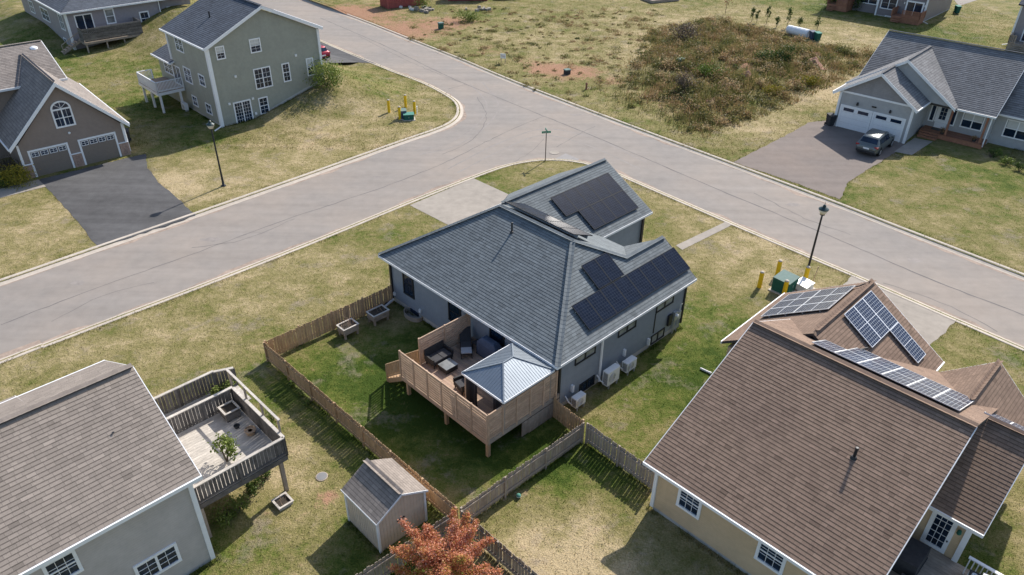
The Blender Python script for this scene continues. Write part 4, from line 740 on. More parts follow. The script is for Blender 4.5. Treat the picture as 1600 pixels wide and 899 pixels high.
# ================================================================== far houses
hl = thing('house', 'far mauve grey house with slate roof behind the green house', 'house', FL.m)
foot(FL, 0, 15, 0, 20)
wallpart(hl, 'siding_mauve', lambda m: (m.box(0, 10.8, 0, 11, -.3, 4.2), m.box(0.01, 9, 10.9, 19, -.3, 4.2), m.box(10.7, 15, .5, 11, .5, 4.2)))
L1 = [(-.5, -.5, 4.35), (15.4, -.5, 4.35), (15.4, 5.5, 6.9), (5, 5.5, 6.9)]; L2 = [(-.5, 20, 4.35), (-.5, -.5, 4.35), (5, 5.5, 6.9), (5, 20, 6.9)]
L3 = [(15.4, 11.5, 4.35), (5, 11.5, 4.35), (5, 5.5, 6.9), (15.4, 5.5, 6.9)]; L4 = [(10.5, 5.5, 4.3), (10.5, 20, 4.3), (5, 20, 6.9), (5, 5.5, 6.9)]
m = MB()
for s_ in (L1, L2, L3, L4): m.slab(s_, .16)
rl = m.build('roof', 'roof_deck', hl)
for s_ in (L1, L2, L3, L4): slope(rl, s_, 'sh_dark', .24, .5)
fascia(rl, [(L1[0], L1[1]), (L2[0], L2[1])], 'white_trim', (6, 8), .17, .1, 'gutter')
corner(hl, [(0, 0)], -.1, 4.2, 'white_trim', .25)
window(hl, 1, 0, -1, 1.0, 2.75, 1.75, 3.7, 'white_trim', 1, 1, .12, sash=False, cols=2, name='patio_door'); window(hl, 1, 0, -1, 4.4, 5.25, 2.4, 3.9, 'white_trim', 1, 1, .14, 'glass_pale'); window(hl, 1, 0, -1, 8.35, 9.25, 1.6, 3.0, 'white_trim', 2, 2, .14); window(hl, 1, .5, -1, 12.0, 12.7, 1.7, 3.0, 'white_trim', 1, 1, .14, sash=False, name='door')
for v0, v1 in ((1.6, 2.9), (7.4, 10.2), (13.6, 15.2)): window(hl, 0, 0, -1, v0, v1, 2.0 if v0 < 5 else 1.9, 3.6 if v0 < 5 else 3.2, 'white_trim', 2, 2, .12, cols=2)
window(hl, 0, 0, -1, 2.6, 3.5, .1, .7, 'white_trim', 2, 1, .1, sash=False)
downspout(hl, 10.8, -.1, 1.0, 4.2)
dl = thing('deck', 'long weathered deck with solid board railing on the far mauve house', 'deck', FL.m)
for i in range(16): MB().box(.6, 7.3, -2.55+i*.158, -2.4+i*.158, 1.16, 1.2).build('board', 'weathered', dl)
MB().box(.55, 7.35, -2.6, -.05, .95, 1.155).build('rim_joist', 'weathered', dl)
for k in range(9): MB().box(.6, 7.3, -2.6, -2.56, 1.25+k*.165, 1.4+k*.165).build('rail_board', 'old_grey', dl)
for k in range(9): MB().box(.55, .59, -2.55, -1.2, 1.25+k*.165, 1.4+k*.165).build('rail_board', 'old_grey', dl)
for k in range(9): MB().box(7.3, 7.34, -2.55, -.1, 1.25+k*.165, 1.4+k*.165).build('rail_board', 'old_grey', dl)
for x in (.75, 3.0, 5.0, 7.1): MB().box(x-.07, x+.07, -2.5, -2.36, -.2, .95).build('post', 'weathered', dl)
for i in range(6): MB().box(-1.6+i*.32, -1.3+i*.32, -1.3, -.1, .12+i*.18, .17+i*.18).build('tread', 'cedar_pale', dl)
MB().beam((-1.7, -1.35, .1), (.5, -1.35, 1.2), .05, .25).build('stringer', 'weathered', dl); MB().beam((-1.6, -1.35, 1.1), (.5, -1.35, 2.2), .06, .08).build('stair_rail', 'weathered', dl); MB().box(-1.65, -1.57, -1.4, -1.3, 0, 1.1).build('newel', 'weathered', dl)
hp_ = thing('house', 'far purple grey house with glazed double doors and brown steps', 'house', FP.m)
foot(FP, -14, 0, 0, 12)
wallpart(hp_, 'siding_purple', lambda m: (m.box(-6.5, 0, 0, 12, -.3, 5.4), m.box(-14, -6.45, .8, 12, -.3, 5.4))); wallpart(hp_, 'foundation', lambda m: m.box(-6.53, .03, -.03, 12, -.4, .12), 'foundation')
Q1 = [(-14.4, -.4, 5.5), (.4, -.4, 5.5), (.4, 6, 8.4), (-14.4, 6, 8.4)]; Q2 = [(.4, 12.4, 5.5), (-14.4, 12.4, 5.5), (-14.4, 6, 8.4), (.4, 6, 8.4)]
rp = MB().slab(Q1, .16).slab(Q2, .16).build('roof', 'roof_deck', hp_); slope(rp, Q1, 'sh_dark', .3, .6); slope(rp, Q2, 'sh_dark', .3, .6)
corner(hp_, [(0, 0), (-6.5, 0)], 0, 5.4, 'white_trim', .2); downspout(hp_, .1, -.1, .1, 5.2, 'white_trim', (.9, -.6))
window(hp_, 1, 0, -1, -6.0, -4.0, 1.15, 2.6, 'white_trim', 1, 2, .12, cols=2, sash=False); window(hp_, 1, 0, -1, -2.5, -.5, .6, 2.45, 'white_trim', 1, 1, .2, cols=2, sash=False, name='double_door'); window(hp_, 1, 0, -1, -5.0, -4.2, -.05, .1, 'white_trim', 1, 1, .1, sash=False); window(hp_, 1, .8, -1, -9.3, -7.0, 1.3, 2.5, 'white_trim', 1, 1, .12, cols=2)
for u in (-2.9, -.15): MB().box(u-.07, u+.07, -.12, 0, 2.1, 2.35).build('wall_lamp', 'white_plastic', hp_)
def small_deck(label, fr, u0, u1, v0, v1, z, mat, su0, su1):
    t = thing('deck', label, 'deck', fr.m)
    n = int((v1-v0)/.16)
    for i in range(n): MB().box(u0, u1, v0+i*.16, v0+i*.16+.15, z-.04, z).build('board', mat, t)
    MB().box(u0+.02, u1-.02, v0+.02, v1, .02, z-.042).build('skirt', mat, t)
    railing(t, (u0, v1), (u0, v0), z, .95, mat, .1, .04, mat); railing(t, (su1, v0), (u1, v0), z, .95, mat, .1, .04, mat); railing(t, (u1, v0), (u1, v1), z, .95, mat, .1, .04, mat)
    if su0-u0 > .4: railing(t, (u0, v0), (su0, v0), z, .95, mat, .1, .04, mat)
    k = max(2, int(z/.19))
    for i in range(k): MB().box(su0, su1, v0-.28*(i+1), v0-.28*i-.02, z-(i+1)*z/(k+1)-.04, z-(i+1)*z/(k+1)).build('tread', mat, t)
    return t
small_deck('brown wooden deck and steps at the glazed double doors', FP, -3.6, .2, -2.2, -.1, .75, 'red_wood', -3.3, -2.2)
small_deck('reddish deck with steps half hidden by a leafy bush', FP, -13.2, -10.2, -1.6, .7, .8, 'red_wood', -12.8, -11.8)
hq = thing('house', 'far grey house corner with a white downspout and wooden steps', 'house', FQ.m)
foot(FQ, 0, 9, 0, 9)
wallpart(hq, 'siding_mauve', lambda m: m.box(0, 9, 0, 9, -.3, 5)); U1 = [(-.4, -.4, 5.1), (9.4, -.4, 5.1), (9.4, 4.5, 7.5), (-.4, 4.5, 7.5)]; U2 = [(9.4, 9.4, 5.1), (-.4, 9.4, 5.1), (-.4, 4.5, 7.5), (9.4, 4.5, 7.5)]
rq = MB().slab(U1, .16).slab(U2, .16).build('roof', 'roof_deck', hq); slope(rq, U1, 'sh_dark', .3, .6); slope(rq, U2, 'sh_dark', .3, .6)
corner(hq, [(0, 0)], 0, 5, 'white_trim', .15); downspout(hq, -.08, -.1, .1, 4.9, 'white_trim', (-.5, -.5)); window(hq, 1, 0, -1, 1.2, 2.2, .9, 2.9, 'white_trim', 1, 1, .15, sash=False, name='door')
small_deck('small grey deck with pale steps at the far grey house', FQ, .2, 3.0, -1.9, -.1, .8, 'weathered', .9, 1.9)
# ================================================================== fences
FENCE_ME = {}
def fence(label, fr, p0, p1, mat, h=1.24, pitch=.163, both=False, group='wooden picket fences'):
    P0, P1 = Vector((*fr.w(*p0), 0)), Vector((*fr.w(*p1), 0)); L = (P1-P0).length; a_ = math.degrees(math.atan2((P1-P0).y, (P1-P0).x)); t = thing('fence', label, 'fence', wm(P0.x, P0.y, 0, a_), group)
    if mat not in FENCE_ME:
        L_ = []
        for k in range(3):
            hh = h+(-.02, 0, .025)[k]; m = MB(); w_ = .143; m.ext([(-w_/2, -.009, .05), (w_/2, -.009, .05), (w_/2, -.009, hh-.03), (w_/2-.028, -.009, hh), (-w_/2+.028, -.009, hh), (-w_/2, -.009, hh-.03)], (0, .018, 0)); me = m.mesh('picket'); me.materials.append(MAT[mat]); L_.append(me)
        FENCE_ME[mat] = L_
    n = int(L/pitch)
    for i in range(n):
        side = .048 if (not both or i % 2 == 0) else -.048
        put('picket', random.choice(FENCE_ME[mat]), None, t, Matrix.Translation((.08+i*(L-.16)/max(1, n-1), side, random.uniform(-.02, .02))) @ Matrix.Rotation(random.gauss(0, .008), 4, 'Y') @ Matrix.Rotation(random.gauss(0, .03), 4, 'Z'))
    k = max(1, round(L/2.3))
    for i in range(k+1): x = L*i/k; x = min(max(x, .05), L-.05); MB().box(x-.045, x+.045, -.036, .036, -.1, h+.04).build('post', mat, t)
    for z in (.3, h-.22): MB().box(.02, L-.02, -.02, .02, z-.045, z+.045).build('rail', mat, t)
    return t
fence('cedar picket fence from the house corner past the planter boxes', FM, (-.15, 13.25), (-8.3, 13.35), 'cedar')
fence('long cedar picket fence between the two back yards, passing the shed', FM, (-8.36, 13.3), (-8.2, -2.05), 'cedar')
fence('weathered picket fence from the maple to the three way corner', FM, (-8.1, -2.15), (-.72, -2.3), 'weathered')
fence('short brown fence stub from the house corner to the three way corner', FM, (-.62, -2.2), (-.42, -.15), 'cedar')
fence('weathered picket fence running to the corner of the tan house', FM, (-.66, -2.4), (-.78, -6.35), 'weathered')
fence('weathered picket fence running from under the maple beside the tan yard', FM, (-8.15, -2.25), (-8.05, -8.6), 'weathered')
fence('weathered picket fence under the maple on the shed side', FM, (-13.6, -1.85), (-8.3, -2.1), 'weathered')
# ================================================================== shed
sd = thing('garden_shed', 'small beige garden shed with shingle roof standing against the fence', 'shed', fm(FM, -11.15, -.8, 0)); foot(FM, -11.2, -8.85, -.85, 1.45)
SW, SD = 2.3, 2.2
m = MB(); m.ext([(0, 0, 0), (SW, 0, 0), (SW, 0, 1.86), (SW/2, 0, 2.5), (0, 0, 1.86)], (0, SD, 0)); m.build('wall', 'shed_wall', sd)
for i in range(15): x = .1+i*.15; MB().box(x, x+.022, -.014, .0, .02, 1.84+.55*min(x, SW-x)).build('batten', 'shed_wall', sd)
for i in range(14): y = .1+i*.15; MB().box(-.014, .0, y, y+.022, .02, 1.84).build('batten', 'shed_wall', sd)
T1 = [(-.1, SD+.1, 1.84), (-.1, -.12, 1.84), (SW/2, -.12, 2.56), (SW/2, SD+.1, 2.56)]; T2 = [(SW+.1, -.12, 1.84), (SW+.1, SD+.1, 1.84), (SW/2, SD+.1, 2.56), (SW/2, -.12, 2.56)]
rs = MB().slab(T1, .06).slab(T2, .06).build('roof', 'roof_deck', sd); slope(rs, T1, 'sh_taupe', .15, .3, .008); slope(rs, T2, 'sh_taupe', .15, .3, .008); caps(rs, [((SW/2, -.12, 2.56), (SW/2, SD+.1, 2.56), nrm(T1), nrm(T2))], 'sh_taupe', .25, .13)
fascia(rs, [(T1[1], T1[2]), (T2[0], T2[3]), (T1[0], T1[1])], 'white_trim', (SW/2, SD/2), .09, .02)
for x, y in ((0, 0), (SW, 0), (0, SD)): corner(sd, [(x, y)], 0, 1.82, 'white_trim', .09)
MB().box(SW/2-.25, SW/2+.1, -.05, -.0, 1.1, 1.16).build('door_latch', 'black_trim', sd)
# ================================================================== cedar deck with slatted screens
dm = thing('deck', 'raised cedar deck with slatted privacy screens on the blue grey house', 'deck', FM.m)
for i in range(30): MB().box(-4.68+i*.156, -4.68+i*.156+.148, -.06, 6.22, 1.16, 1.2).build('board', 'deck_brown' if i % 3 else 'cedar_pale', dm)
MB().box(-4.72, -.02, -.11, -.07, .95, 1.2).build('rim_joist', 'weathered', dm); MB().box(-4.74, -4.69, -.11, 6.26, .95, 1.2).build('rim_joist', 'cedar_pale', dm); MB().box(-4.72, -.02, 6.22, 6.26, .95, 1.2).build('rim_joist', 'weathered', dm)
for x, y in ((-4.5, .12), (-4.5, 3.05), (-4.5, 6.0), (-.5, .12)): MB().box(x-.08, x+.08, y-.08, y+.08, -.1, 1.15).build('support_post', 'cedar', dm)
for k in range(16):    # vertical skirting boards under the side towards the fence
    u = -2.6+k*.16; MB().box(u, u+.148, -.15, -.125, .04 if u > -2.2 else .1, .93).build('skirt_board', 'weathered', dm)
def screen(p0, p1, z0, z1, n, mat, nb):
    p0, p1 = Vector((*p0, 0)), Vector((*p1, 0)); d = (p1-p0)/n; a_ = math.atan2(d.y, d.x); L = d.length
    for i in range(n):
        q = p0+d*i; m = MB(); m.box(-.045, .045, -.045, .045, z0-.15, z1+.03)
        if i == n-1: m.box(L-.045, L+.045, -.045, .045, z0-.15, z1+.03)
        m.box(.05, L-.05, -.03, .03, z1-.03, z1+.01)
        s_ = m.build('screen_panel', 'cedar_pale' if mat != 'cedar' else 'cedar', dm); s_.matrix_basis = Matrix.Translation(q) @ Matrix.Rotation(a_, 4, 'Z')
        hb_ = (z1-.04-z0)/nb
        for k in range(nb): MB().box(.05, L-.05, -.012, .012, z0+k*hb_+.011, z0+(k+1)*hb_-.011).build('board', mat, s_)
screen((-4.72, 6.2), (-4.72, -.08), 1.22, 2.74, 6, 'cedar_pale', 10); screen((-4.68, -.09), (-.28, -.09), 1.22, 2.74, 5, 'cedar_pale', 10); screen((-3.5, 6.22), (-.2, 6.22), 1.22, 2.84, 2, 'cedar_pale', 11)
for i in range(5): MB().box(-4.65, -3.55, 6.28+i*.27, 6.53+i*.27, .98-i*.2, 1.02-i*.2).build('tread', 'cedar', dm)
for u in (-4.68, -3.52): MB().beam((u, 6.25, .95), (u, 7.6, .02), .045, .24).build('stringer', 'cedar', dm)
def stair_rail(u):
    r_ = MB().beam((u, 6.3, 2.1), (u, 7.55, 1.1), .1, .045).build('stair_railing', 'cedar', dm); MB().beam((u, 6.3, 1.3), (u, 7.55, .32), .05, .08).build('bottom_rail', 'cedar', r_); MB().box(u-.045, u+.045, 7.5, 7.59, 0, 1.1).build('newel_post', 'cedar', r_)
    for k in range(9): y = 6.4+k*.135; z = 2.06-(y-6.3)*.8; MB().box(u-.015, u+.015, y-.04, y+.04, z-.78, z).build('picket', 'cedar', r_)
stair_rail(-4.68); stair_rail(-3.52)
# gazebo
gz_ = thing('gazebo', 'metal roofed gazebo with dark curtains on the cedar deck', 'gazebo', fm(FM, -2.2, 1.22, 1.2))
hw, hd, ze, zr, rl_ = 1.62, 1.4, 1.8, 2.5, .32
for x in (-1, 1):
    for y in (-1, 1): MB().box(x*(hw-.12)-.045, x*(hw-.12)+.045, y*(hd-.12)-.045, y*(hd-.12)+.045, 0, ze).build('post', 'weathered', gz_)
for (a_, b_) in (((-hw, -hd), (hw, -hd)), ((hw, -hd), (hw, hd)), ((hw, hd), (-hw, hd)), ((-hw, hd), (-hw, -hd))): MB().beam((*a_, ze-.02), (*b_, ze-.02), .07, .1).build('eave_beam', 'white_trim', gz_)
GP = [[(-hw, -hd, ze+.03), (hw, -hd, ze+.03), (rl_, 0, zr), (-rl_, 0, zr)], [(hw, -hd, ze+.03), (hw, hd, ze+.03), (rl_, 0, zr)], [(hw, hd, ze+.03), (-hw, hd, ze+.03), (-rl_, 0, zr), (rl_, 0, zr)], [(-hw, hd, ze+.03), (-hw, -hd, ze+.03), (-rl_, 0, zr)]]
for pl in GP:
    p_ = MB().slab(pl, .02).build('roof_panel', 'metal_roof', gz_); n = nrm(pl); a_, b_ = Vector(pl[0]), Vector(pl[1]); ex = (b_-a_).normalized(); ey = n.cross(ex); ey = ey if ey.z > 0 else -ey; Lx = (b_-a_).length; q = [((Vector(v)-a_).dot(ex), (Vector(v)-a_).dot(ey)) for v in pl]; Y = max(v[1] for v in q); xt = sorted(v[0] for v in q if v[1] > Y*.9); k = int(Lx/.14)
    for i in range(1, k):
        x = Lx*i/k; yt = Y if xt[0] <= x <= xt[-1] else (Y*x/xt[0] if x < xt[0] else Y*(Lx-x)/(Lx-xt[-1]))
        if yt > .1: MB().beam(a_+ex*x+n*.005, a_+ex*x+ey*(yt-.03)+n*.005, .016, .012, n).build('rib', 'metal_roof', p_)
for a_, b_ in (((-hw, -hd, ze+.05), (-rl_, 0, zr+.02)), ((hw, -hd, ze+.05), (rl_, 0, zr+.02)), ((hw, hd, ze+.05), (rl_, 0, zr+.02)), ((-hw, hd, ze+.05), (-rl_, 0, zr+.02)), ((-rl_, 0, zr+.02), (rl_, 0, zr+.02))): MB().beam(a_, b_, .07, .03).build('hip_strip', 'hip_metal', gz_)
for x0, x1, y0, y1 in ((-hw+.08, -hw+.2, -hd+.15, -.55), (-hw+.08, -hw+.2, .55, hd-.12), (hw-.2, hw-.08, -hd+.15, hd-.15)):
    m = MB(); n = 18; L = [(x0+(x1-x0)*(.5+.5*math.sin(i*1.9)), y0+(y1-y0)*i/n) for i in range(n+1)]
    for i in range(n): m.ext([(*L[i], .05), (*L[i+1], .05), (*L[i+1], ze-.08), (*L[i], ze-.08)], (.004, 0, 0))
    m.build('curtain', 'curtain', gz_)
# patio furniture
def cushion(t, name, x0, x1, y0, y1, z0, z1, mat):
    o = MB().box(x0, x1, y0, y1, z0, z1).build(name, mat, t); b = o.modifiers.new('b', 'BEVEL'); b.width = .03; b.segments = 2; return o
def sofa(label, name, cat, mtx, w_, legs=True):
    t = thing(name, label, cat, mtx); MB().box(-w_/2, w_/2, -.36, .36, .2, .34).build('seat_frame', 'wicker', t)
    MB().ext([(-w_/2, .3, .34), (-w_/2, .4, .34), (-w_/2, .46, .82), (-w_/2, .37, .82)], (w_, 0, 0)).build('backrest', 'wicker', t)
    for s_ in (-1, 1): MB().box(s_*w_/2-.04, s_*w_/2+.04, -.36, .36, .34, .6).build('armrest', 'wicker', t)
    n = 2 if w_ > 1 else 1
    for i in range(n): cushion(t, 'seat_cushion', -w_/2+.05+i*(w_-.1)/n, -w_/2+.04+(i+1)*(w_-.1)/n, -.36, .3, .345, .45, 'cushion')
    for x in (-1, 1):
        for y in (-1, 1): MB().box(x*(w_/2-.05)-.025, x*(w_/2-.05)+.025, y*.3-.025, y*.3+.025, 0, .2).build('leg', 'wicker', t)
    return t
sofa('black wicker loveseat against the slatted screen at the stairs', 'loveseat', 'loveseat', fm(FM, -2.65, 5.78, 1.2, 0), 1.25)
sofa('black wicker armchair at the edge of the gazebo', 'armchair', 'armchair', fm(FM, -3.15, 3.3, 1.2, -100), .75)
sofa('dark sofa in the shade under the gazebo roof', 'outdoor_sofa', 'sofa', fm(FM, -2.3, .7, 1.2, 180), 1.6)
ct = thing('coffee_table', 'low black coffee table with a glass top on the cedar deck', 'coffee table', fm(FM, -2.72, 5.0, 1.2)); MB().box(-.36, .36, -.32, .32, .03, .3).build('base', 'wicker', ct); MB().box(-.38, .38, -.34, .34, .302, .33).build('glass_top', 'glass_pale', ct)
lg = thing('lounge_chair', 'black reclining lounge chair with a pale grey foot cushion', 'lounge chair', fm(FM, -1.05, 5.55, 1.2, 52)); m = MB(); m.box(-.75, .25, -.3, .3, .28, .34); m.build('seat_frame', 'wicker', lg); MB().ext([(.25, -.3, .3), (.95, -.3, .78), (.93, -.3, .84), (.22, -.3, .36)], (0, .6, 0)).build('backrest', 'wicker', lg); cushion(lg, 'foot_cushion', -.75, -.25, -.28, .28, .345, .41, 'cushion_grey'); cushion(lg, 'seat_cushion', -.24, .24, -.28, .28, .345, .42, 'cushion')
for x in (-.7, .2):
    for y in (-.27, .27): MB().box(x-.02, x+.02, y-.02, y+.02, 0, .28).build('leg', 'wicker', lg)
bc = thing('covered_barbecue', 'barbecue under a dark blue cover by the house wall', 'grill', fm(FM, -.55, 4.25, 1.2, 90)); m = MB(); a_ = [(-.75, -.3), (.75, -.3), (.75, .3), (-.75, .3)]
m.v += [(x, y, 0.02) for x, y in a_]+[(x*.97, y*.97, .8) for x, y in a_]+[(x*.6, y*.6, 1.12) for x, y in a_]
for k in range(2):
    for j in range(4): m.f.append((k*4+j, k*4+(j+1) % 4, k*4+4+(j+1) % 4, k*4+4+j)); m.t.append(1.)
m.f.append((8, 9, 10, 11)); m.t.append(1.); o = m.build('cover', 'cover_blue', bc); b = o.modifiers.new('b', 'BEVEL'); b.width = .06; b.segments = 2; MB().box(.2, .75, .1, .3, .02, .06).build('caster_base', 'dark_stuff', bc)
ps = thing('patio_side_table', 'small black side table next to the blue covered barbecue', 'side table', fm(FM, -.55, 5.2, 1.2)); MB().box(-.22, .22, -.22, .22, .42, .46).build('top', 'wicker', ps)
for x in (-.18, .18):
    for y in (-.18, .18): MB().box(x-.02, x+.02, y-.02, y+.02, 0, .42).build('leg', 'wicker', ps)
# ================================================================== leaves and plants
def leaves(cen, n, size, tint=None, flat=.0):
    """n leaf quads (as two triangles folded) at points cen (N,3)"""
    N = len(cen); d = rng.normal(size=(N, 3)); d[:, 2] = np.abs(d[:, 2])*(1+flat); d /= np.linalg.norm(d, axis=1)[:, None]
    r = rng.normal(size=(N, 3)); a = np.cross(d, r); a /= np.linalg.norm(a, axis=1)[:, None]; b = np.cross(d, a); s = size*rng.uniform(.6, 1.3, N)[:, None]
    v = np.stack([cen-a*s*.5, cen-b*s*.34+d*s*.08, cen+a*s*.55, cen+b*s*.34+d*s*.08], 1).reshape(-1, 3)
    i = np.arange(N)*4; f = np.concatenate([np.stack([i, i+1, i+2], 1), np.stack([i, i+2, i+3], 1)]); t = rng.random(N) if tint is None else tint
    return v, f, np.concatenate([t, t])
def cloud(n, rad, clumps=14, spread=.38, zmin=-1):
    c = rng.normal(size=(clumps, 3)); c /= np.linalg.norm(c, axis=1)[:, None]; c *= rng.uniform(.45, .95, clumps)[:, None]; c[:, 2] = np.maximum(c[:, 2], zmin)
    k = rng.integers(0, clumps, n); p = c[k]+rng.normal(size=(n, 3))*spread*rng.uniform(.5, 1, n)[:, None]
    return p*np.array(rad), k
def plant(name, label, cat, pos, rad, n, leaf, mat, group=None, zc=None, stems=5, stemmat='bark', tr=(.0, 1.)):
    x, y, z = pos; t = thing(name, label, cat, wm(x, y, z), group); p, k = cloud(n, rad, max(6, n//90)); zc = rad[2]*.9 if zc is None else zc; p[:, 2] += zc; p = p[p[:, 2] > .02]; k = k[:len(p)]
    h = np.clip(p[:, 2]/(zc+rad[2]), 0, 1); kk = rng.random(200); tint = np.clip(tr[0]+(tr[1]-tr[0])*(.3*kk[k % 200]+.35*rng.random(len(p))+.35*h), 0, 1)
    v, f, tt = leaves(p, len(p), leaf, tint); put('foliage', arr_mesh('foliage', v, f, tt), mat, t)
    m = MB()
    for i in range(stems): a_ = random.uniform(0, 6.28); m.tube([(0, 0, -.08), (.3*rad[0]*math.cos(a_), .3*rad[1]*math.sin(a_), zc*.6), (.6*rad[0]*math.cos(a_), .6*rad[1]*math.sin(a_), zc+rad[2]*.4)], [.03, .02, .008], 5)
    m.build('stem', stemmat, t); return t
# red maple in front
mp_ = thing('maple_tree', 'red leaved young maple beside the shed and fence corner', 'tree', wm(-2.2, 17.35, 0))
tips = []; m = MB(); m.tube([(0, 0, -.1), (.02, .01, .6), (-.02, .03, 1.1), (.03, .0, 1.7), (0, .05, 2.4), (.05, .0, 3.0)], [.1, .085, .07, .055, .035, .012], 8)
for i in range(34):
    a_ = i*2.4+random.uniform(-.3, .3); z0 = .65+1.9*(i/34); L = (1.95-.45*abs(z0-1.3))*random.uniform(.75, 1.15)*(1 if z0 < 1.9 else .75); up = random.uniform(.35, .7)
    p = [(0, 0, z0), (L*.4*math.cos(a_), L*.4*math.sin(a_), z0+L*.3*up), (L*.75*math.cos(a_+.12), L*.75*math.sin(a_+.12), z0+L*.62*up), (L*math.cos(a_+.1), L*math.sin(a_+.1), z0+L*.95*up)]
    m.tube(p, [.032, .022, .014, .005], 5)
    for q in np.linspace(.18, 1.03, 26): k = min(int(q*3), 2); f_ = q*3-k; A, B = Vector(p[k]), Vector(p[k+1]); tips.append((*(A+(B-A)*f_), q))
m.build('trunk', 'bark', mp_)
tips = np.array(tips); k = rng.integers(0, len(tips), 34000); q = tips[k, 3]; P_ = tips[k, :3]+rng.normal(size=(34000, 3))*(.07+.10*(1-q))[:, None]*np.array([1, 1, .9]); P_ = P_[P_[:, 2] > .5]; q = q[:len(P_)]
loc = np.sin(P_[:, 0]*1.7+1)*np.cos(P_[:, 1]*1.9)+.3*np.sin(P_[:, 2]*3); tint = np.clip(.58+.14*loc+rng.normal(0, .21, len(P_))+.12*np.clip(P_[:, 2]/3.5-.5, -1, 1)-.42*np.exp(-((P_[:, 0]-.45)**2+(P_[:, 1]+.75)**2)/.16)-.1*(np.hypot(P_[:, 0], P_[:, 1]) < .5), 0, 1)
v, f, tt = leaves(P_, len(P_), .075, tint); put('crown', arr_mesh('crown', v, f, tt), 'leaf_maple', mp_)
# shrubs
def gp_(px, py): return G(px, py)
plant('shrub', 'lime green rounded shrub at the corner of the green house', 'shrub', gp_(511, 134), (1.5, 1.5, 1.15), 2600, .16, 'leaf_lime')
plant('shrub', 'golden yellow shrub beside the brown garage', 'shrub', gp_(27, 290), (1.3, 1.0, .75), 2200, .11, 'leaf_gold'); plant('shrub', 'dark green shrub next to the golden one', 'shrub', gp_(-2, 292), (.9, .8, .6), 1200, .12, 'leaf_green'); plant('shrub', 'dark hedge behind the golden shrub by the brown wall', 'shrub', (-40.3, 53.9, 0), (1.2, 1.1, .8), 1500, .12, 'leaf_dark')
for i, (px, py, r, lb) in enumerate(((1548, 246, .55, 'low green shrub at the end of the red wood porch'), (1572, 258, .5, 'leafy green shrub in the bed below the pale grey wall'), (1592, 268, .5, 'bright green shrub at the outer end of the flower bed'), (1560, 241, .35, 'small dark shrub tight against the pale grey wall'))): plant('shrub', lb, 'shrub', gp_(px, py), (r, r, r*.7), 500, .1, 'leaf_lime' if i % 2 else 'leaf_green', 'shrubs in the porch bed')
plant('shrub', 'leafy bush in front of the far reddish deck', 'shrub', gp_(1296, 12), (1.4, 1.2, 1.6), 1200, .2, 'leaf_lime'); plant('shrub', 'bush at the wall of the far purple grey house', 'shrub', gp_(1335, 16), (1.0, .9, 1.4), 900, .2, 'leaf_green')
for px, py, r, lb in ((372, 800, .5, 'green shrub under the weathered deck near its post'), (352, 812, .45, 'green shrub under the weathered deck close to the house'), (398, 768, .42, 'green shrub under the outer corner of the weathered deck'), (412, 752, .36, 'low leafy plant beside the planter at the deck post')): plant('shrub', lb, 'shrub', gp_(px, py), (r, r, r*.8), 420, .1, 'leaf_lime' if r > .44 else 'leaf_green', 'shrubs under the weathered deck')
for px, py, lb in ((336, 615, 'leafy plant on the lower walkway of the weathered deck'), (357, 610, 'small leafy plant by the deck stairs'), (425, 662, 'leafy plant outside the weathered deck railing')):
    plant('shrub', lb, 'plant', (*FG.w(3.85, 6.75), 1.94) if px < 340 else ((*FG.w(4.4, 6.55), 1.94) if px < 400 else gp_(px, py)), (.32, .32, .3), 260, .1, 'leaf_lime', zc=.3)
for px, py, lb in ((455, 604, 'yellow green seedling in the shade of the cedar fence'), (470, 618, 'dark seedling clump along the cedar fence'), (483, 632, 'pale seedling beside the cedar fence')): plant('seedling', lb, 'plant', gp_(px, py), (.2, .2, .14), 90, .09, 'leaf_lime', 'seedlings along the fence', stems=2)
plant('potted_plant', 'tall leafy potted plant on the sunny boards of the weathered deck', 'plant', (*FG.w(2.2, 2.35), 2.1), (.5, .42, .5), 620, .12, 'leaf_lime', zc=.75)
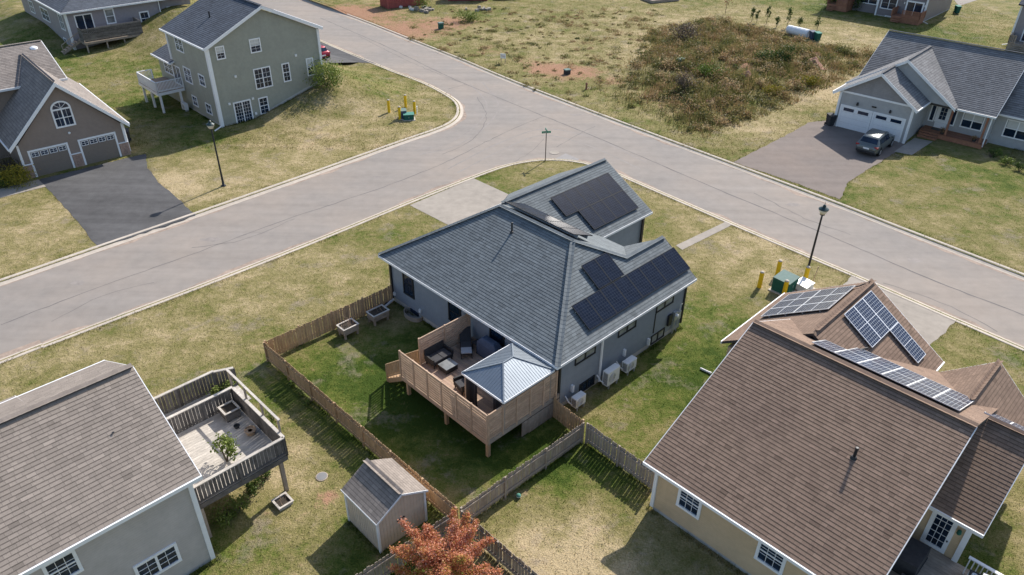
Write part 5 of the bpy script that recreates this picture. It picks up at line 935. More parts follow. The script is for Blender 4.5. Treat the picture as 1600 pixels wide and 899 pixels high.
# planters and pots
def planter(label, fr, u, v, w_, d, h, leg, mat='weathered', twigs=14, rot=0):
    t = thing('planter_box', label, 'planter', fm(fr, u, v, 0, rot), None)
    for x0, x1, y0, y1 in ((-w_/2, w_/2, -d/2, -d/2+.03), (-w_/2, w_/2, d/2-.03, d/2), (-w_/2, -w_/2+.03, -d/2+.03, d/2-.03), (w_/2-.03, w_/2, -d/2+.03, d/2-.03)):
        for k in range(3): MB().box(x0, x1, y0, y1, leg+k*h/3+.003, leg+(k+1)*h/3-.003).build('side_board', mat, t)
    for x0, x1, y0, y1 in ((-w_/2-.04, w_/2+.04, -d/2-.04, -d/2+.05), (-w_/2-.04, w_/2+.04, d/2-.05, d/2+.04), (-w_/2-.04, -w_/2+.05, -d/2+.05, d/2-.05), (w_/2-.05, w_/2+.04, -d/2+.05, d/2-.05)): MB().box(x0, x1, y0, y1, leg+h, leg+h+.03).build('rim', 'deck_worn', t)
    MB().box(-w_/2+.03, w_/2-.03, -d/2+.03, d/2-.03, leg+.03, leg+h-.06).build('potting_soil', 'potsoil', t)
    for x in (-1, 1):
        for y in (-1, 1): MB().box(x*(w_/2-.08)-.05, x*(w_/2-.08)+.05, y*(d/2-.08)-.05, y*(d/2-.08)+.05, -.05, leg+.1).build('leg', mat, t)
    if twigs:
        m = MB()
        for i in range(twigs): x, y = random.uniform(-w_/2+.1, w_/2-.1), random.uniform(-d/2+.1, d/2-.1); m.tube([(x, y, leg+h-.1), (x+random.gauss(0, .08), y+random.gauss(0, .08), leg+h+.25), (x+random.gauss(0, .2), y+random.gauss(0, .2), leg+h+random.uniform(.35, .7))], [.012, .009, .004], 4)
        m.build('dry_twigs', 'cedar_pale', t)
    return t
planter('weathered raised planter box with dry twigs inside the cedar fence', FM, -3.85, 12.35, .95, .7, .38, .28); planter('weathered raised planter box between the twig planter and house corner', FM, -1.85, 12.3, 1.05, .7, .38, .28, twigs=4)
planter('square wooden planter round the foot of the weathered deck post', FG, 3.42, .62, .62, .62, .16, .0, 'deck_worn', 3)
pb = planter('old square planter in the shaded corner of the weathered deck', FG, 3.6, 4.75, .65, .65, .42, .08, 'old_grey', 0); pb.location.z = 2.1
def pot(label, x, y, z, r, mat, cat='pot'):
    t = thing('flower_pot', label, cat, wm(x, y, z)); MB().lathe([(r*.7, 0), (r*.95, r*.9), (r*1.05, r*.9), (r*1.05, r*1.05), (r*.9, r*1.05), (r*.86, r*.8)], 14).build('pot_body', mat, t, smooth=False); MB().lathe([(r*.86, r*.75), (r*.4, r*.8)], 12).build('pot_soil', 'potsoil', t); return t
pot('round terracotta pot on the shaded boards of the weathered deck', *FG.w(3.7, 3.15), 2.1, .24, 'terracotta'); pot('small black bowl on the shaded boards of the weathered deck', *FG.w(3.45, 3.9), 2.1, .13, 'dark_stuff')
for u, lb in ((8.45, 'pale pink flower pot at the top of the porch steps'), (11.1, 'pale pink flower pot at the end of the red wood porch')):
    x, y = FR.w(u, 3.65); plant('flower_pot', lb, 'flower pot', (x, y, .62), (.28, .28, .2), 130, .1, 'leaf_red' if u > 12 else 'leaf_weed', stems=1, tr=(.6, 1.)); 
    pp = bpy.data.objects[[o.name for o in bpy.data.objects if o.get('label') == lb][0]]; MB().lathe([(.13, -.18), (.19, .05), (.17, .05)], 12).build('pot_body', 'dark_stuff', pp)
# ================================================================== street furniture
def bollard(label, x, y, h=1.12, group='yellow bollards'):
    t = thing('bollard', label, 'bollard', wm(x, y, 0), group); MB().lathe([(.135, -.1), (.135, h-.04), (.13, h-.04)], 14).build('sleeve', 'yellow', t); MB().lathe([(.13, h-.045), (.125, h), (.08, h+.04), (.02, h+.05)], 14).build('cap', 'concrete', t)
for n_, (px, py) in zip(('standing apart by the olive lawn', 'in front of the green transformer box', 'closest to the black lamp post', 'against the brown roof edge'), ((1186, 449), (1214, 431), (1257, 441), (1224, 463))): x, y, _ = G(px, py); bollard('yellow bollard of the transformer by the tan house, '+n_, x, y)
for n_, (px, py) in zip(('farthest from the green boxes', 'touching the green boxes', 'behind the blue green box', 'with a white marker'), ((608, 176), (625, 187), (634, 168), (648, 178))): x, y, _ = G(px, py); bollard('yellow bollard on the corner lawn of the green house, '+n_, x, y, 1.25)
def util_box(label, x, y, w_, d, h, rot, top='util_top', body='util_green', name='transformer_box', slope_=.06):
    t = thing(name, label, 'utility box', wm(x, y, 0, rot)); MB().box(-w_/2-.12, w_/2+.12, -d/2-.12, d/2+.12, -.1, .07).build('pad', 'concrete', t)
    m = MB(); m.v += [(-w_/2, -d/2, .07), (w_/2, -d/2, .07), (w_/2, d/2, .07), (-w_/2, d/2, .07), (-w_/2, -d/2, h-slope_), (w_/2, -d/2, h-slope_), (w_/2, d/2, h), (-w_/2, d/2, h)]
    for f in ((3, 2, 1, 0), (4, 5, 6, 7), (0, 1, 5, 4), (1, 2, 6, 5), (2, 3, 7, 6), (3, 0, 4, 7)): m.f.append(f); m.t.append(1.)
    m.build('cabinet', body, t); MB().slab([(-w_/2-.03, -d/2-.04, h-slope_+.03), (w_/2+.03, -d/2-.04, h-slope_+.03), (w_/2+.03, d/2+.02, h+.03), (-w_/2-.03, d/2+.02, h+.03)], .035).build('lid', top, t); MB().box(-.02, .02, -d/2-.02, -d/2, h*.4, h*.6).build('latch', 'grey_metal', t)
x, y, _ = G(1224, 453); util_box('large green transformer box between yellow bollards by the tan house', x, y, 1.25, 1.05, .95, 45)
x, y, _ = G(1252, 452); util_box('low white utility pedestal beside the transformer and lamp post', x+.1, y, .95, .8, .5, 42, 'white_plastic', 'white_plastic', 'utility_pedestal')
x, y, _ = G(630, 185); util_box('blue grey utility box behind the green one on the corner lawn', x, y, .6, .6, .85, 20, 'util_top', 'cover_blue'); x, y, _ = G(639, 187); util_box('green utility box in front of the blue grey one on the corner lawn', x, y, .95, .6, .6, 10, 'teal', 'util_green')
def stake(label, x, y, h, mat, w_=.05, name='marker_stake', lean=(0, 0)):
    t = thing(name, label, 'stake', wm(x, y, float(TZ(x, y)))); MB().beam((0, 0, -.1), (lean[0], lean[1], h), w_, w_*.5).build('slat', mat, t); MB().beam((lean[0]*.9, lean[1]*.9, h*.9), (lean[0], lean[1], h+.01), w_*1.25, w_*.8).build('tip', mat, t)
x, y, _ = G(1268, 446); stake('thin wooden marker stake next to the black lamp post', x, y, 1.35, 'cedar_pale', lean=(.12, .0)); x, y, _ = G(652, 179); stake('white marker leaning on a yellow bollard of the corner lawn', x, y, .8, 'white_plastic', .12)
def lamp_post(label, px, py, h=5.15):
    x, y, z = G(px, py); t = thing('street_lamp', label, 'street lamp', wm(x, y, z), 'black street lamps')
    MB().lathe([(.2, -.05), (.2, .04), (.1, .08), (.085, .5), (.07, 1.2), (.055, h-.75), (.05, h-.6)], 12).build('pole', 'pole_black', t, smooth=True)
    MB().lathe([(.05, h-.6), (.14, h-.56), (.17, h-.5)], 14).build('collar', 'pole_black', t); MB().lathe([(.15, h-.5), (.26, h-.28), (.27, h-.2)], 14).build('lens', 'lens', t, smooth=True)
    MB().lathe([(.3, h-.2), (.3, h-.15), (.16, h-.06), (.1, h-.03), (.1, h+.06), (.05, h+.1), (.015, h+.13), (.012, h+.3)], 14).build('cap', 'lamp_green', t)
lamp_post('black street lamp on the dry lawn between the asphalt drive and green house', 349.5, 290.6); lamp_post('black street lamp on the verge by the yellow bollards and tan house', 1258, 437)
x, y, z = G(852, 252); ss = thing('street_sign', 'green street name blades on a thin brown post at the corner', 'street sign', wm(x, y, z, 0)); MB().box(-.035, .035, -.035, .035, -.1, 2.5).build('post', 'post_brown', ss)
for a_, zz in ((12, 2.55), (102, 2.72)):
    o = MB().box(-.38, .38, -.012, .012, -.09, .09).build('name_blade', 'sign_green', ss); o.matrix_basis = Matrix.Translation((0, 0, zz)) @ Matrix.Rotation(math.radians(a_), 4, 'Z'); MB().box(-.28, .28, -.015, .015, -.022, .022).build('lettering', 'concrete', o)
MB().box(-.02, .02, -.02, .02, 2.5, 2.8).build('bracket', 'grey_metal', ss)
x, y, z = G(786, 99); sg = thing('lot_sign', 'small white sign board on stakes at the edge of the vacant lot', 'sign', wm(x, y, z, -20)); MB().box(-.32, .32, -.02, .02, .55, 1.1).build('board', 'white_plastic', sg); MB().box(-.24, .24, -.024, -.02, .8, .84).build('print_line', 'tail', sg)
for s_ in (-.25, .25): MB().box(s_-.03, s_+.03, .021, .06, -.1, 1.05).build('stake', 'post_brown', sg)
def pedestal(label, px, py, mat='util_green', h=.8):
    x, y, z = G(px, py); t = thing('cable_pedestal', label, 'utility box', wm(x, y, z, 30), 'cable pedestals on the vacant lot'); MB().box(-.3, .3, -.25, .25, -.05, h*.8).build('base', mat, t); MB().box(-.34, .34, -.29, .29, h*.8, h).build('cap', 'util_top', t)
pedestal('green cable pedestal on the red soil near the containers', 689, 45); pedestal('short dark pedestal with white top on the red soil patch', 886, 116, 'dark_stuff', .55); pedestal('pale pedestal among the tall weeds', 1063, 101, 'cover_blue', .7)
x, y, z = G(916, 140); hy = thing('fire_hydrant', 'small rusty hydrant in the grass by the kerb', 'hydrant', wm(x, y, z)); MB().lathe([(.14, -.05), (.14, .05), (.1, .06), (.1, .55), (.13, .56), (.12, .66), (.03, .75)], 12).build('barrel', 'red_wood', hy); o = MB().lathe([(.06, -.18), (.06, .18)], 8).build('nozzle', 'red_wood', hy); o.matrix_basis = Matrix.Translation((0, 0, .42)) @ Matrix.Rotation(math.radians(90), 4, 'X')
bl = thing('ball', 'teal ball lying by the weathered fence', 'ball', wm(.4, 22.05, .11)); MB().lathe([(.11*math.sin(a_), -.11*math.cos(a_)) for a_ in np.linspace(.02, math.pi-.02, 10)], 14).build('ball_shell', 'teal', bl, smooth=True); MB().lathe([(.1105, -.012), (.1115, 0), (.1105, .012)], 14).build('seam', 'white_plastic', bl)
x, y, _ = G(1102, 581); dp = thing('drain_pipe', 'short white drain pipe lying on the green lawn', 'pipe', wm(x, y, .07, -40)); MB().tube([(-.3, 0, 0), (.3, 0, 0)], .055, 10).build('pipe_body', 'white_plastic', dp); MB().tube([(.24, 0, 0), (.34, 0, 0)], .068, 10).build('pipe_collar', 'white_plastic', dp)
ld = thing('well_cover', 'round grey lid set in the lawn near the shed', 'lid', wm(-8.29, 23.08, 0)); MB().lathe([(.27, -.05), (.27, .03), (.22, .035)], 18).build('rim', 'weathered', ld); MB().lathe([(.23, .0), (.23, .04), (.1, .045)], 16).build('lid', 'wire', ld)
# ================================================================== vehicles
def loft(secs, closed=True):
    m = MB(); n = len(secs[0][1])
    for x, ring_ in secs: m.v += [(x, y, z) for y, z in ring_]
    for i in range(len(secs)-1):
        for j in range(n): a0 = i*n+j; a1 = i*n+(j+1) % n; m.f.append((a0, a1, a1+n, a0+n)); m.t.append(1.)
    m.f.append(tuple(range(n))); m.f.append(tuple((len(secs)-1)*n+j for j in range(n))); m.t += [1., 1.]; return m
def car(label, mtx, paint, L=4.75, W=1.87, Ht=1.68):
    """+x is the front; hull lofted through shaped stations, glass set just proud of it"""
    t = thing('car', label, 'car', mtx); kx, kw, kz = L/4.75, W/1.87, Ht/1.70
    ST = [(-2.37, .74, .46, .76, .78, .62), (-2.31, .86, .33, .97, 1.0, .76), (-2.14, .92, .28, 1.05, 1.12, .80), (-1.78, .935, .27, 1.06, 1.57, .69), (-1.45, .935, .27, 1.06, 1.67, .68), (-.5, .935, .27, 1.05, 1.70, .685), (.2, .935, .27, 1.03, 1.67, .67), (.55, .935, .27, 1.02, 1.58, .665), (1.22, .935, .27, 1.0, 1.08, .76), (1.75, .93, .27, .97, 1.02, .74), (2.08, .89, .29, .88, .93, .68), (2.28, .80, .34, .76, .8, .6), (2.37, .68, .42, .62, .64, .5)]
    def ring_(w_, zb, zs, tp, wr): return [(-w_*.9, zb), (w_*.9, zb), (w_, zb+.2), (w_, zs-.14), (w_*.965, zs), (wr, tp-.07), (wr*.84, tp), (-wr*.84, tp), (-wr, tp-.07), (-w_*.965, zs), (-w_, zs-.14), (-w_, zb+.2)]
    S = [(x*kx, [(y*kw, z*kz) for y, z in ring_(*r_)]) for x, *r_ in ST]; loft(S).build('body', paint, t, smooth=True)
    P = lambda i, j: Vector((S[i][0], *S[i][1][j]))
    def pane(q, name='side_window'):
        c_ = sum(q, Vector())/4; n = (q[1]-q[0]).cross(q[3]-q[0]).normalized(); n = n if n.dot(c_-Vector((0, 0, .9))) > 0 else -n
        MB().ext([p_+n*.004 for p_ in q], n*.014).build(name, 'glass', t)
    def lerp(a_, b_, f_): return a_+(b_-a_)*f_
    for lo, hi in ((4, 5), (9, 8)):
        for i0, i1, f0, f1 in ((3, 4, .35, .95), (4, 5, .08, .95), (5, 6, .05, .98), (6, 7, .1, .98)):
            a0, a1, b0, b1 = lerp(P(i0, lo), P(i1, lo), f0), lerp(P(i0, lo), P(i1, lo), f1), lerp(P(i0, hi), P(i1, hi), f0), lerp(P(i0, hi), P(i1, hi), f1); pane([lerp(a0, b0, .1), lerp(a1, b1, .1), lerp(a1, b1, .9), lerp(a0, b0, .9)])
    for i0, i1, nm, f0, f1 in ((2, 3, 'rear_window', .1, .92), (7, 8, 'windscreen', .06, .92)):
        a0, a1, b0, b1 = P(i0, 6), P(i0, 7), P(i1, 6), P(i1, 7); c0, c1, d0, d1 = lerp(a0, b0, f0), lerp(a1, b1, f0), lerp(a0, b0, f1), lerp(a1, b1, f1); pane([lerp(c0, c1, -.04), lerp(c0, c1, 1.04), lerp(d0, d1, 1.04), lerp(d0, d1, -.04)], nm)
    h = W/2; r = -L/2
    for s_ in (-1, 1):
        MB().tube([(-1.4*kx, s_*.6*kw, 1.67*kz), (-1.2*kx, s_*.6*kw, 1.735*kz), (.1*kx, s_*.6*kw, 1.72*kz), (.3*kx, s_*.6*kw, 1.655*kz)], .018, 6).build('roof_rail', 'black_trim', t)
        MB().box(r+.05, r+.26, *sorted((s_*.62*kw, s_*.925*kw)), .84*kz, .99*kz).build('tail_light', 'tail', t); MB().box(L/2-.32, L/2-.1, *sorted((s_*.5*kw, s_*.83*kw)), .68*kz, .78*kz).build('headlight', 'lens', t); MB().box(.86*kx, 1.04*kx, *sorted((s_*.93*kw, s_*1.1*kw)), 1.02*kz, 1.16*kz).build('side_mirror', paint, t)
        for xx in (-1.42*kx, 1.42*kx):
            MB().lathe([(.4, -.012), (.4, .012)], 20).build('wheel_arch', 'black_trim', t).matrix_basis = Matrix.Translation((xx, s_*(h-.0), .38)) @ Matrix.Rotation(math.radians(90), 4, 'X')
            wl = MB().lathe([(.2, -.1), (.31, -.11), (.345, -.07), (.345, .07), (.31, .11), (.2, .1)], 20).build('wheel', 'tyre', t, smooth=True); wl.matrix_basis = Matrix.Translation((xx, s_*(h-.06), .345)) @ Matrix.Rotation(math.radians(90), 4, 'X')
            MB().lathe([(.22, -.115), (.22, .115), (.06, .118)], 12).build('rim', 'rim', wl)
    MB().box(r-.01, r+.16, -.8*kw, .8*kw, .34*kz, .52*kz).build('rear_bumper', 'black_trim', t); MB().box(r+.0, r+.05, -.25, .25, .66*kz, .8*kz).build('licence_plate', 'plate', t); MB().box(L/2-.2, L/2-.0, -.62*kw, .62*kw, .36*kz, .5*kz).build('front_bumper', 'black_trim', t)
    return t
car('dark grey green estate car parked at the white garage doors', fm(FR, 4.95, -3.1, .02, 90), 'paint_suv', 4.75, 1.87, 1.66)
x, y, z = G(497, 93); car('dark red car half hidden behind the green house', wm(x-.6, y+.6, z+.02, 135), 'paint_red', 4.4, 1.8, 1.52)
x, y, z = G(798, -3); car('black car at the far edge of the vacant lot', wm(x, y, z, 10), 'paint_dark', 4.6, 1.85, 1.65)
# ================================================================== far odds and ends
def container(label, px, py, L, rot, W=2.44, Ht=2.6):
    x, y, z = G(px, py); t = thing('shipping_container', label, 'container', wm(x, y, z, rot), 'red containers'); MB().box(.04, L-.04, .04, W-.04, .05, Ht-.05).build('shell', 'container_red', t)
    n = int(L/.28)
    for i in range(n):
        for yy in (0., W-.03): MB().box(.08+i*.28, .22+i*.28, yy, yy+.035, .12, Ht-.12).build('corrugation', 'container_red', t)
    for i in range(8): MB().box(0, .035, .08+i*.3, .22+i*.3, .12, Ht-.12).build('corrugation', 'container_red', t)
    for xx in (0, L-.1):
        for yy in (-.02, W-.08): MB().box(xx, xx+.1, yy, yy+.1, 0, Ht).build('corner_post', 'container_red', t)
container('red corrugated container with its end towards the street', 606, 15, 6.0, 35); container('second red container beyond the first one', 700, 2, 6.0, 5)
def rubble(label, px, py, n, s, mat, name='debris_pile'):
    x, y, z = G(px, py); t = thing(name, label, 'debris', wm(x, y, z))
    for i in range(n):
        m = MB(); w_, d, h = [s*random.uniform(.4, 1.3) for _ in range(3)]; m.v += [(sx*w_*random.uniform(.7, 1)/2, sy*d*random.uniform(.7, 1)/2, sz*h*.5*random.uniform(.6, 1)) for sz in (-1, 1) for sx, sy in ((-1, -1), (1, -1), (1, 1), (-1, 1))]
        for f in ((3, 2, 1, 0), (4, 5, 6, 7), (0, 1, 5, 4), (1, 2, 6, 5), (2, 3, 7, 6), (3, 0, 4, 7)): m.f.append(f); m.t.append(1.)
        o = m.build('chunk', mat, t); o.matrix_basis = Matrix.Translation((random.gauss(0, s*1.6), random.gauss(0, s*1.0), s*.18)) @ Matrix.Rotation(random.uniform(0, 6), 4, 'Z')
rubble('pale rubble chunks beside the red containers', 668, 18, 9, .7, 'concrete_pale'); rubble('pale rubble slabs with dark debris near the yellow bush', 752, 15, 8, .6, 'concrete_pale'); rubble('bits of white debris at the end of the red container', 640, 14, 6, .5, 'white_plastic')
x, y, z = G(1229, 53); x2, y2, _ = G(1262, 61); tk = thing('water_tank', 'white horizontal plastic tank beside two bins', 'tank', wm(x, y, z, math.degrees(math.atan2(y2-y, x2-x)))); LT = math.hypot(x2-x, y2-y)
MB().tube([(0, 0, .62), (.12, 0, .62), (LT-.12, 0, .62), (LT, 0, .62)], [.42, .55, .55, .42], 16).build('tank_body', 'tank_white', tk, smooth=False)
for i in range(4): MB().tube([(LT*(.2+i*.2)-.04, 0, .62), (LT*(.2+i*.2)+.04, 0, .62)], .565, 16).build('band', 'white_plastic', tk)
for q in (.2, .8): MB().box(LT*q-.1, LT*q+.1, -.4, .4, 0, .2).build('cradle', 'weathered', tk)
def wheelie(label, px, py, mat):
    x, y, z = G(px, py); t = thing('wheelie_bin', label, 'bin', wm(x, y, z, random.uniform(-20, 20)), 'wheelie bins'); m = MB(); m.v += [(-.26, -.28, .06), (.26, -.28, .06), (.26, .28, .06), (-.26, .28, .06), (-.32, -.36, 1.0), (.32, -.36, 1.0), (.32, .36, 1.0), (-.32, .36, 1.0)]
    for f in ((3, 2, 1, 0), (4, 5, 6, 7), (0, 1, 5, 4), (1, 2, 6, 5), (2, 3, 7, 6), (3, 0, 4, 7)): m.f.append(f); m.t.append(1.)
    m.build('bin_body', mat, t); MB().slab([(-.35, -.4, 1.03), (.35, -.4, 1.03), (.35, .4, 1.1), (-.35, .4, 1.1)], .05).build('lid', 'teal' if mat == 'util_green' else mat, t)
    for s_ in (-1, 1): o = MB().lathe([(.12, -.03), (.12, .03)], 10).build('wheel', 'tyre', t); o.matrix_basis = Matrix.Translation((s_*.28, .3, .11)) @ Matrix.Rotation(math.radians(90), 4, 'Y')
wheelie('dark blue wheelie bin beside the white tank', 1268, 62, 'cover_blue'); wheelie('green wheelie bin at the end of the white tank', 1276, 64, 'util_green'); wheelie('dark green wheelie bin at the back corner of the far purple grey house', 1494, 21, 'util_green'); wheelie('black wheelie bin beside the brown garage', 199, 222, 'dark_stuff'); wheelie('black wheelie bin at the outer corner of the white garage', 1296, 196, 'dark_stuff')
def sapling(label, px, py, h, mat, r=.5, n=170):
    x, y, z = G(px, py); t = thing('sapling', label, 'tree', wm(x, y, z), 'young trees in a row'); m = MB(); m.tube([(0, 0, -.1), (.03, 0, h*.5), (0, .03, h)], [.035, .025, .008], 6)
    for i in range(5): a_ = i*2.4; m.tube([(0, 0, h*(.4+.1*i)), (r*.8*math.cos(a_), r*.8*math.sin(a_), h*(.6+.1*i))], [.014, .004], 4)
    m.build('trunk', 'bark', t); p, k = cloud(n, (r, r, h*.36), 8, .3); p[:, 2] += h*.66; v, f, tt = leaves(p, n, .2); put('crown', arr_mesh('crown', v, f, tt), mat, t)
for i, (px, py, h) in enumerate(((1174, 35, 1.9), (1182, 36, 1.7), (1197, 38, 2.3), (1213, 43, 1.3), (1229, 44, 2.6), (1247, 47, 1.8), (1276, 49, 2.0))): sapling(('first leafy sapling of the row leading to the white tank', 'bushy sapling next to the first of the row', 'tall thin sapling third in the row', 'tiny sapling fourth in the row', 'tallest sapling just short of the white tank', 'sapling standing behind the white tank', 'sapling behind the wheelie bins')[i], px, py, h, 'leaf_green', .38)
sapling('red leaved young tree on the tan lawn beyond the weeds', 1133, 22, 3.4, 'leaf_red', .8, 200)
x, y, z = G(1040, 4); pf = thing('platform', 'grey wooden platform at the far edge of the vacant lot', 'deck', wm(x, y, z, 25))
for i in range(10): MB().box(-2.5, 2.5, i*.3, i*.3+.28, .4, .45).build('board', 'weathered', pf)
MB().box(-2.5, 2.5, .0, 3.0, .05, .398).build('skirt', 'weathered', pf)
# ================================================================== wild growth on the vacant lot
plant('shrub', 'dark brown bushy shrub at the back of the weed patch', 'shrub', gp_(1068, 66), (1.9, 1.5, 1.1), 1700, .2, 'leaf_dark'); plant('shrub', 'dark brown upright shrub in the middle of the weed patch', 'shrub', gp_(1070, 143), (1.1, .9, .95), 1100, .16, 'leaf_dark'); plant('shrub', 'yellow flowered goldenrod clump nearest the tan grass strip', 'shrub', gp_(1212, 150), (1.1, .8, .55), 900, .13, 'leaf_gold'); plant('shrub', 'yellow green goldenrod clump at the outer end of the weeds', 'shrub', gp_(1258, 133), (1.2, .9, .6), 900, .13, 'leaf_gold'); plant('shrub', 'olive green bush in the middle of the weeds', 'shrub', gp_(1110, 120), (1.5, 1.3, .8), 1300, .16, 'leaf_lime', tr=(0, .6)); plant('shrub', 'green bush beside the pale pink soil mound', 'shrub', gp_(1195, 95), (1.5, 1.2, .8), 1200, .16, 'leaf_green'); plant('shrub', 'dark green bush behind the soil mounds', 'shrub', gp_(1225, 95), (1.4, 1.1, .9), 1200, .16, 'leaf_green', tr=(0, .6)); plant('shrub', 'yellow green bush near the rubble slabs', 'shrub', gp_(727, 33), (1.6, 1.1, .8), 1200, .17, 'leaf_lime'); plant('shrub', 'green bush growing against the red container', 'shrub', gp_(664, 14), (1.2, .9, 1.2), 900, .18, 'leaf_lime')
for i, (px, py, r, h) in enumerate(((1270, 100, 1.0, .9), (1166, 120, .85, .8), (1112, 158, .8, .5))):
    x, y, z = G(px, py); lb = ('tallest pinkish bare soil mound at the end of the weeds', 'pinkish bare soil mound in the middle of the weeds', 'low streak of bare red soil in the weeds')[i]; n = 22; V = []; Fc = []
    for a_ in range(n):
        for b_ in range(n): X, Y = (a_/(n-1)-.5)*2.6*r, (b_/(n-1)-.5)*2.6*r; d = math.hypot(X, Y)/r; V.append((X, Y, h*max(0, math.cos(min(d, 1.25)*1.25))**1.3*(1+.25*math.sin(X*7+Y*3)*math.cos(Y*6))-.25))
    for a_ in range(n-1):
        for b_ in range(n-1): Fc.append((a_*n+b_, (a_+1)*n+b_, (a_+1)*n+b_+1, a_*n+b_+1))
    me = bpy.data.meshes.new('soil_mound'); me.from_pydata(V, [], Fc); o = put('soil_mound', me, 'soil', mtx=wm(x, y, z), smooth=True); tag(o, lb, 'soil mound')
WEED = g2((960, 85), (1020, 45), (1105, 28), (1200, 46), (1290, 70), (1400, 84), (1375, 102), (1330, 122), (1232, 168), (1150, 202), (1105, 219), (1060, 223), (985, 192), (900, 160), (930, 120))
off_block = sUL+[(-76, 6)]
WX = np.array(WEED); n = 110000; x = rng.uniform(WX[:, 0].min(), WX[:, 0].max(), n); y = rng.uniform(WX[:, 1].min(), WX[:, 1].max(), n); ok = inpoly(x, y, WEED); x, y = x[ok], y[ok]
patchy = np.sin(x*.7+.5*np.sin(y*.9))*np.cos(y*.6+.8*np.sin(x*.5)); pat2 = np.sin(x*1.9+y*1.3)*np.cos(y*2.1-x*.7)
edge = np.min([np.hypot(x-(a0[0]+(b0[0]-a0[0])*q_), y-(a0[1]+(b0[1]-a0[1])*q_)) for a0, b0 in zip(WEED, WEED[1:]+WEED[:1]) for q_ in (0, .25, .5, .75)], axis=0); west = sst(10, 20, x); feather = np.where(x < 17, sst(0, 6, edge)*(.25+.75*west), sst(0, 1.2, edge)); fall = sst(0, 3, edge)*(.35+.65*west)
keep_ = rng.random(len(x)) < np.clip(.75+.35*patchy, .3, 1)*np.clip(feather, .04, 1); x, y, patchy, pat2, fall = x[keep_], y[keep_], patchy[keep_], pat2[keep_], fall[keep_]; N = len(x)
def blades(x, y, h, w_, lean, nb=1):
    N = len(x); z = TZ(x, y); a = rng.uniform(0, 2*math.pi, N); b = rng.uniform(0, 2*math.pi, N); L = h*lean
    base = np.c_[x, y, z-.02]; sd_ = np.c_[np.cos(a)*w_/2, np.sin(a)*w_/2, np.zeros(N)]; tip = np.c_[x+np.cos(b)*L, y+np.sin(b)*L, z+h]
    v = np.stack([base-sd_, base+sd_, tip], 1).reshape(-1, 3); i = np.arange(N)*3; return v, np.stack([i, i+1, i+2], 1)
h = np.clip(.38+.25*patchy+.15*pat2+rng.normal(0, .12, N), .12, 1.1)*(.35+.75*fall); v, f = blades(x, y, h, .055+.05*rng.random(N), .5*rng.random(N)); tint = np.clip(.42+.22*np.sin(x*.45+1.3)*np.cos(y*.5)+.16*pat2+rng.normal(0, .15, N)+.10*(y > 84), 0, 1)
put('weeds', arr_mesh('weeds', v, f, tint), 'leaf_weed', kind='stuff')
# weed leaf clumps between the stalks
k = rng.integers(0, N, 16000); P_ = np.c_[x[k]+rng.normal(0, .12, 16000), y[k]+rng.normal(0, .12, 16000), TZ(x[k], y[k])+h[k]*rng.uniform(.2, 1.0, 16000)]; v, f, tt = leaves(P_, 16000, .12, np.clip(.38+.25*np.sin(P_[:, 0]*.5)*np.cos(P_[:, 1]*.6+1)+rng.normal(0, .18, 16000), 0, 1)); nc = 330; ci = rng.choice(np.nonzero((fall > .38) & (x > 11))[0], nc); P2 = []; T2_ = []
for c_ in ci:
    r_ = rng.uniform(.4, 1.2); m_ = int(230*r_*r_)+60; q_, _k = cloud(m_, (r_, r_, r_*.75), 7, .4); q_[:, 2] = np.abs(q_[:, 2])*1.1; P2.append(q_+np.array([x[c_], y[c_], float(TZ(x[c_], y[c_]))])); T2_.append(np.clip(rng.choice([.05, .14, .24, .34, .5, .65, .8])+.25*q_[:, 2]/r_+rng.normal(0, .1, m_), 0, 1))
P2 = np.concatenate(P2); T2_ = np.concatenate(T2_); v2, f2, t2 = leaves(P2, len(P2), .17, T2_); put('weed_clumps', arr_mesh('weed_clumps', v2, f2, t2), 'leaf_weed', kind='stuff')
P3 = []; T3_ = []
for c_ in range(420):
    cx_, cy_ = rng.uniform(-14, 22), rng.uniform(72, 114)
    if inpoly(np.array([cx_]), np.array([cy_]), road_poly)[0] or inpoly(np.array([cx_]), np.array([cy_]), off_block)[0]: continue
    r_ = rng.uniform(.12, .42)*rng.uniform(.6, 1.5)*(1.3 if cx_ > 6 else 1); m_ = int(150*r_)+25; q_, _k = cloud(m_, (r_*1.4, r_*1.4, r_*.55), 5, .45); q_[:, 2] = np.abs(q_[:, 2]); P3.append(q_+np.array([cx_, cy_, float(TZ(cx_, cy_))])); T3_.append(np.clip(rng.choice([.22, .35, .5, .6, .75])+rng.normal(0, .12, m_), 0, 1))
P3 = np.concatenate(P3); T3_ = np.concatenate(T3_); v2, f2, t2 = leaves(P3, len(P3), .13, T3_); put('field_weeds', arr_mesh('field_weeds', v2, f2, t2), 'leaf_weed', kind='stuff')
put('weed_leaves', arr_mesh('weed_leaves', v, f, tt), 'leaf_weed', kind='stuff')
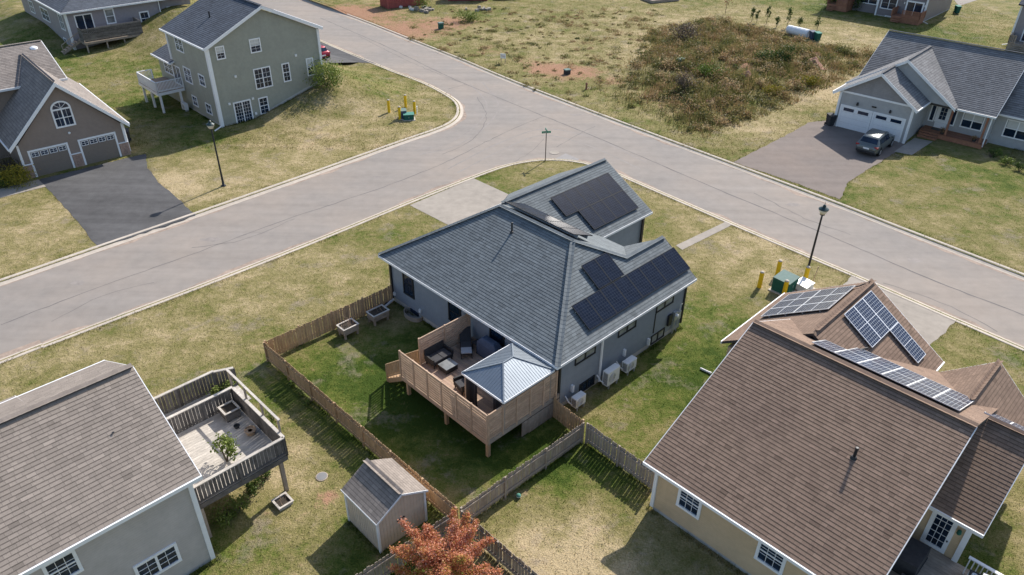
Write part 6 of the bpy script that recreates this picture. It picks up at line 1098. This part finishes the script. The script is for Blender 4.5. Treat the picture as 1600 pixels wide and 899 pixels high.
# ================================================================== grass
EXCL = [road_poly, drv_brown, drv_rh, drv_main, drv_tan, drv_red]+walks+FOOT
def scatter(n, x0, x1, y0, y1, pw=1.0):
    x = rng.uniform(x0, x1, n); y = y0+(y1-y0)*rng.random(n)**pw
    px = 800+FPX*x/(y*math.cos(PITCH)+CH*math.sin(PITCH)); ok = (px > -40) & (px < 1640)
    x, y = x[ok], y[ok]; bad = np.zeros(len(x), bool)
    for p in EXCL: bad |= inpoly(x, y, p)
    return x[~bad], y[~bad]
def turf(name, n, reg, h0, h1, w_, pw=1.):
    x, y = scatter(n, *reg, pw); N = len(x); F_ = fields(x, y); h = rng.uniform(h0, h1, N)*(1-.55*np.clip(F_['soil']*1.4, 0, 1)); v, f = blades(x, y, h, w_*rng.uniform(.6, 1.4, N), .9*rng.random(N)); tint = rng.uniform(.85, 1.18, N)
    ex = {k_: np.repeat(q, 3) for k_, q in F_.items()}; put(name, arr_mesh(name, v, f, tint, ex), 'grass_blade', kind='stuff')
def tufts(name, lines, per, h0, h1, off):
    X, Y = [], []
    for ln in lines:
        for (a0, b0) in zip(ln[:-1], ln[1:]):
            L = math.hypot(b0[0]-a0[0], b0[1]-a0[1])
            if L > 60 or max(abs(a0[0]), abs(b0[0])) > 80: continue
            n = int(L*per); q = rng.random(n); X.append(a0[0]+(b0[0]-a0[0])*q+rng.normal(0, off, n)); Y.append(a0[1]+(b0[1]-a0[1])*q+rng.normal(0, off, n))
    X, Y = np.concatenate(X), np.concatenate(Y); bad = np.zeros(len(X), bool)
    for p in EXCL: bad |= inpoly(X, Y, p)
    bad |= np.sin(X*1.3)*np.cos(Y*1.1) < -.25; X, Y = X[~bad], Y[~bad]; N = len(X); v, f = blades(X, Y, rng.uniform(h0, h1, N), .035*rng.uniform(.6, 1.4, N), .6*rng.random(N)); F_ = fields(X, Y); F_['lush'] = F_['lush']+.12; put(name, arr_mesh(name, v, f, rng.uniform(.8, 1.2, N), {k_: np.repeat(q, 3) for k_, q in F_.items()}), 'grass_blade', kind='stuff')
off_ = lambda ln, d, sgn: [(p[0]-sgn*d*(q[1]-p[1])/max(1e-6, math.hypot(q[0]-p[0], q[1]-p[1])), p[1]+sgn*d*(q[0]-p[0])/max(1e-6, math.hypot(q[0]-p[0], q[1]-p[1]))) for p, q in zip(ln[:-1], ln[1:])]
tufts('edge_grass', [[FM.w(*p) for p in q] for q in (((-.2, 13.3), (-8.3, 13.35), (-8.2, -8.5)), ((-13.6, -1.9), (-.7, -2.3), (-.75, -6.3)), ((-.1, 13.3), (-.1, 6.4)), ((0, -.15), (10.3, -.15), (10.4, 4)), ((-11.25, 1.5), (-11.25, -.95), (-8.8, -.95)))]+[[FG.w(*p) for p in ((-5, -.15), (.15, -.15), (.15, 1.0))], [FT.w(*p) for p in ((-.12, 8), (-.12, -.15), (6, -.15))], [FN.w(*p) for p in ((-.15, 8), (-.15, -.15), (11, -.15))], [FR.w(*p) for p in ((8.5, 3.0), (12, 3.1), (12, 5.4), (15, 5.4))]], 90, .08, .22, .07)
tufts('kerb_grass', [off_(sUL, .5, 1), off_(sLO, .5, -1), off_(sUR, .5, 1)]+[q+q[:1] for q in (drv_brown, drv_rh, drv_tan)], 45, .06, .15, .1)
turf('lawn_grass', 330000, (-50, 45, 11, 64), .03, .085, .04, 1.5)
turf('field_grass', 170000, (-62, 72, 60, 122), .04, .14, .07, 1.2)
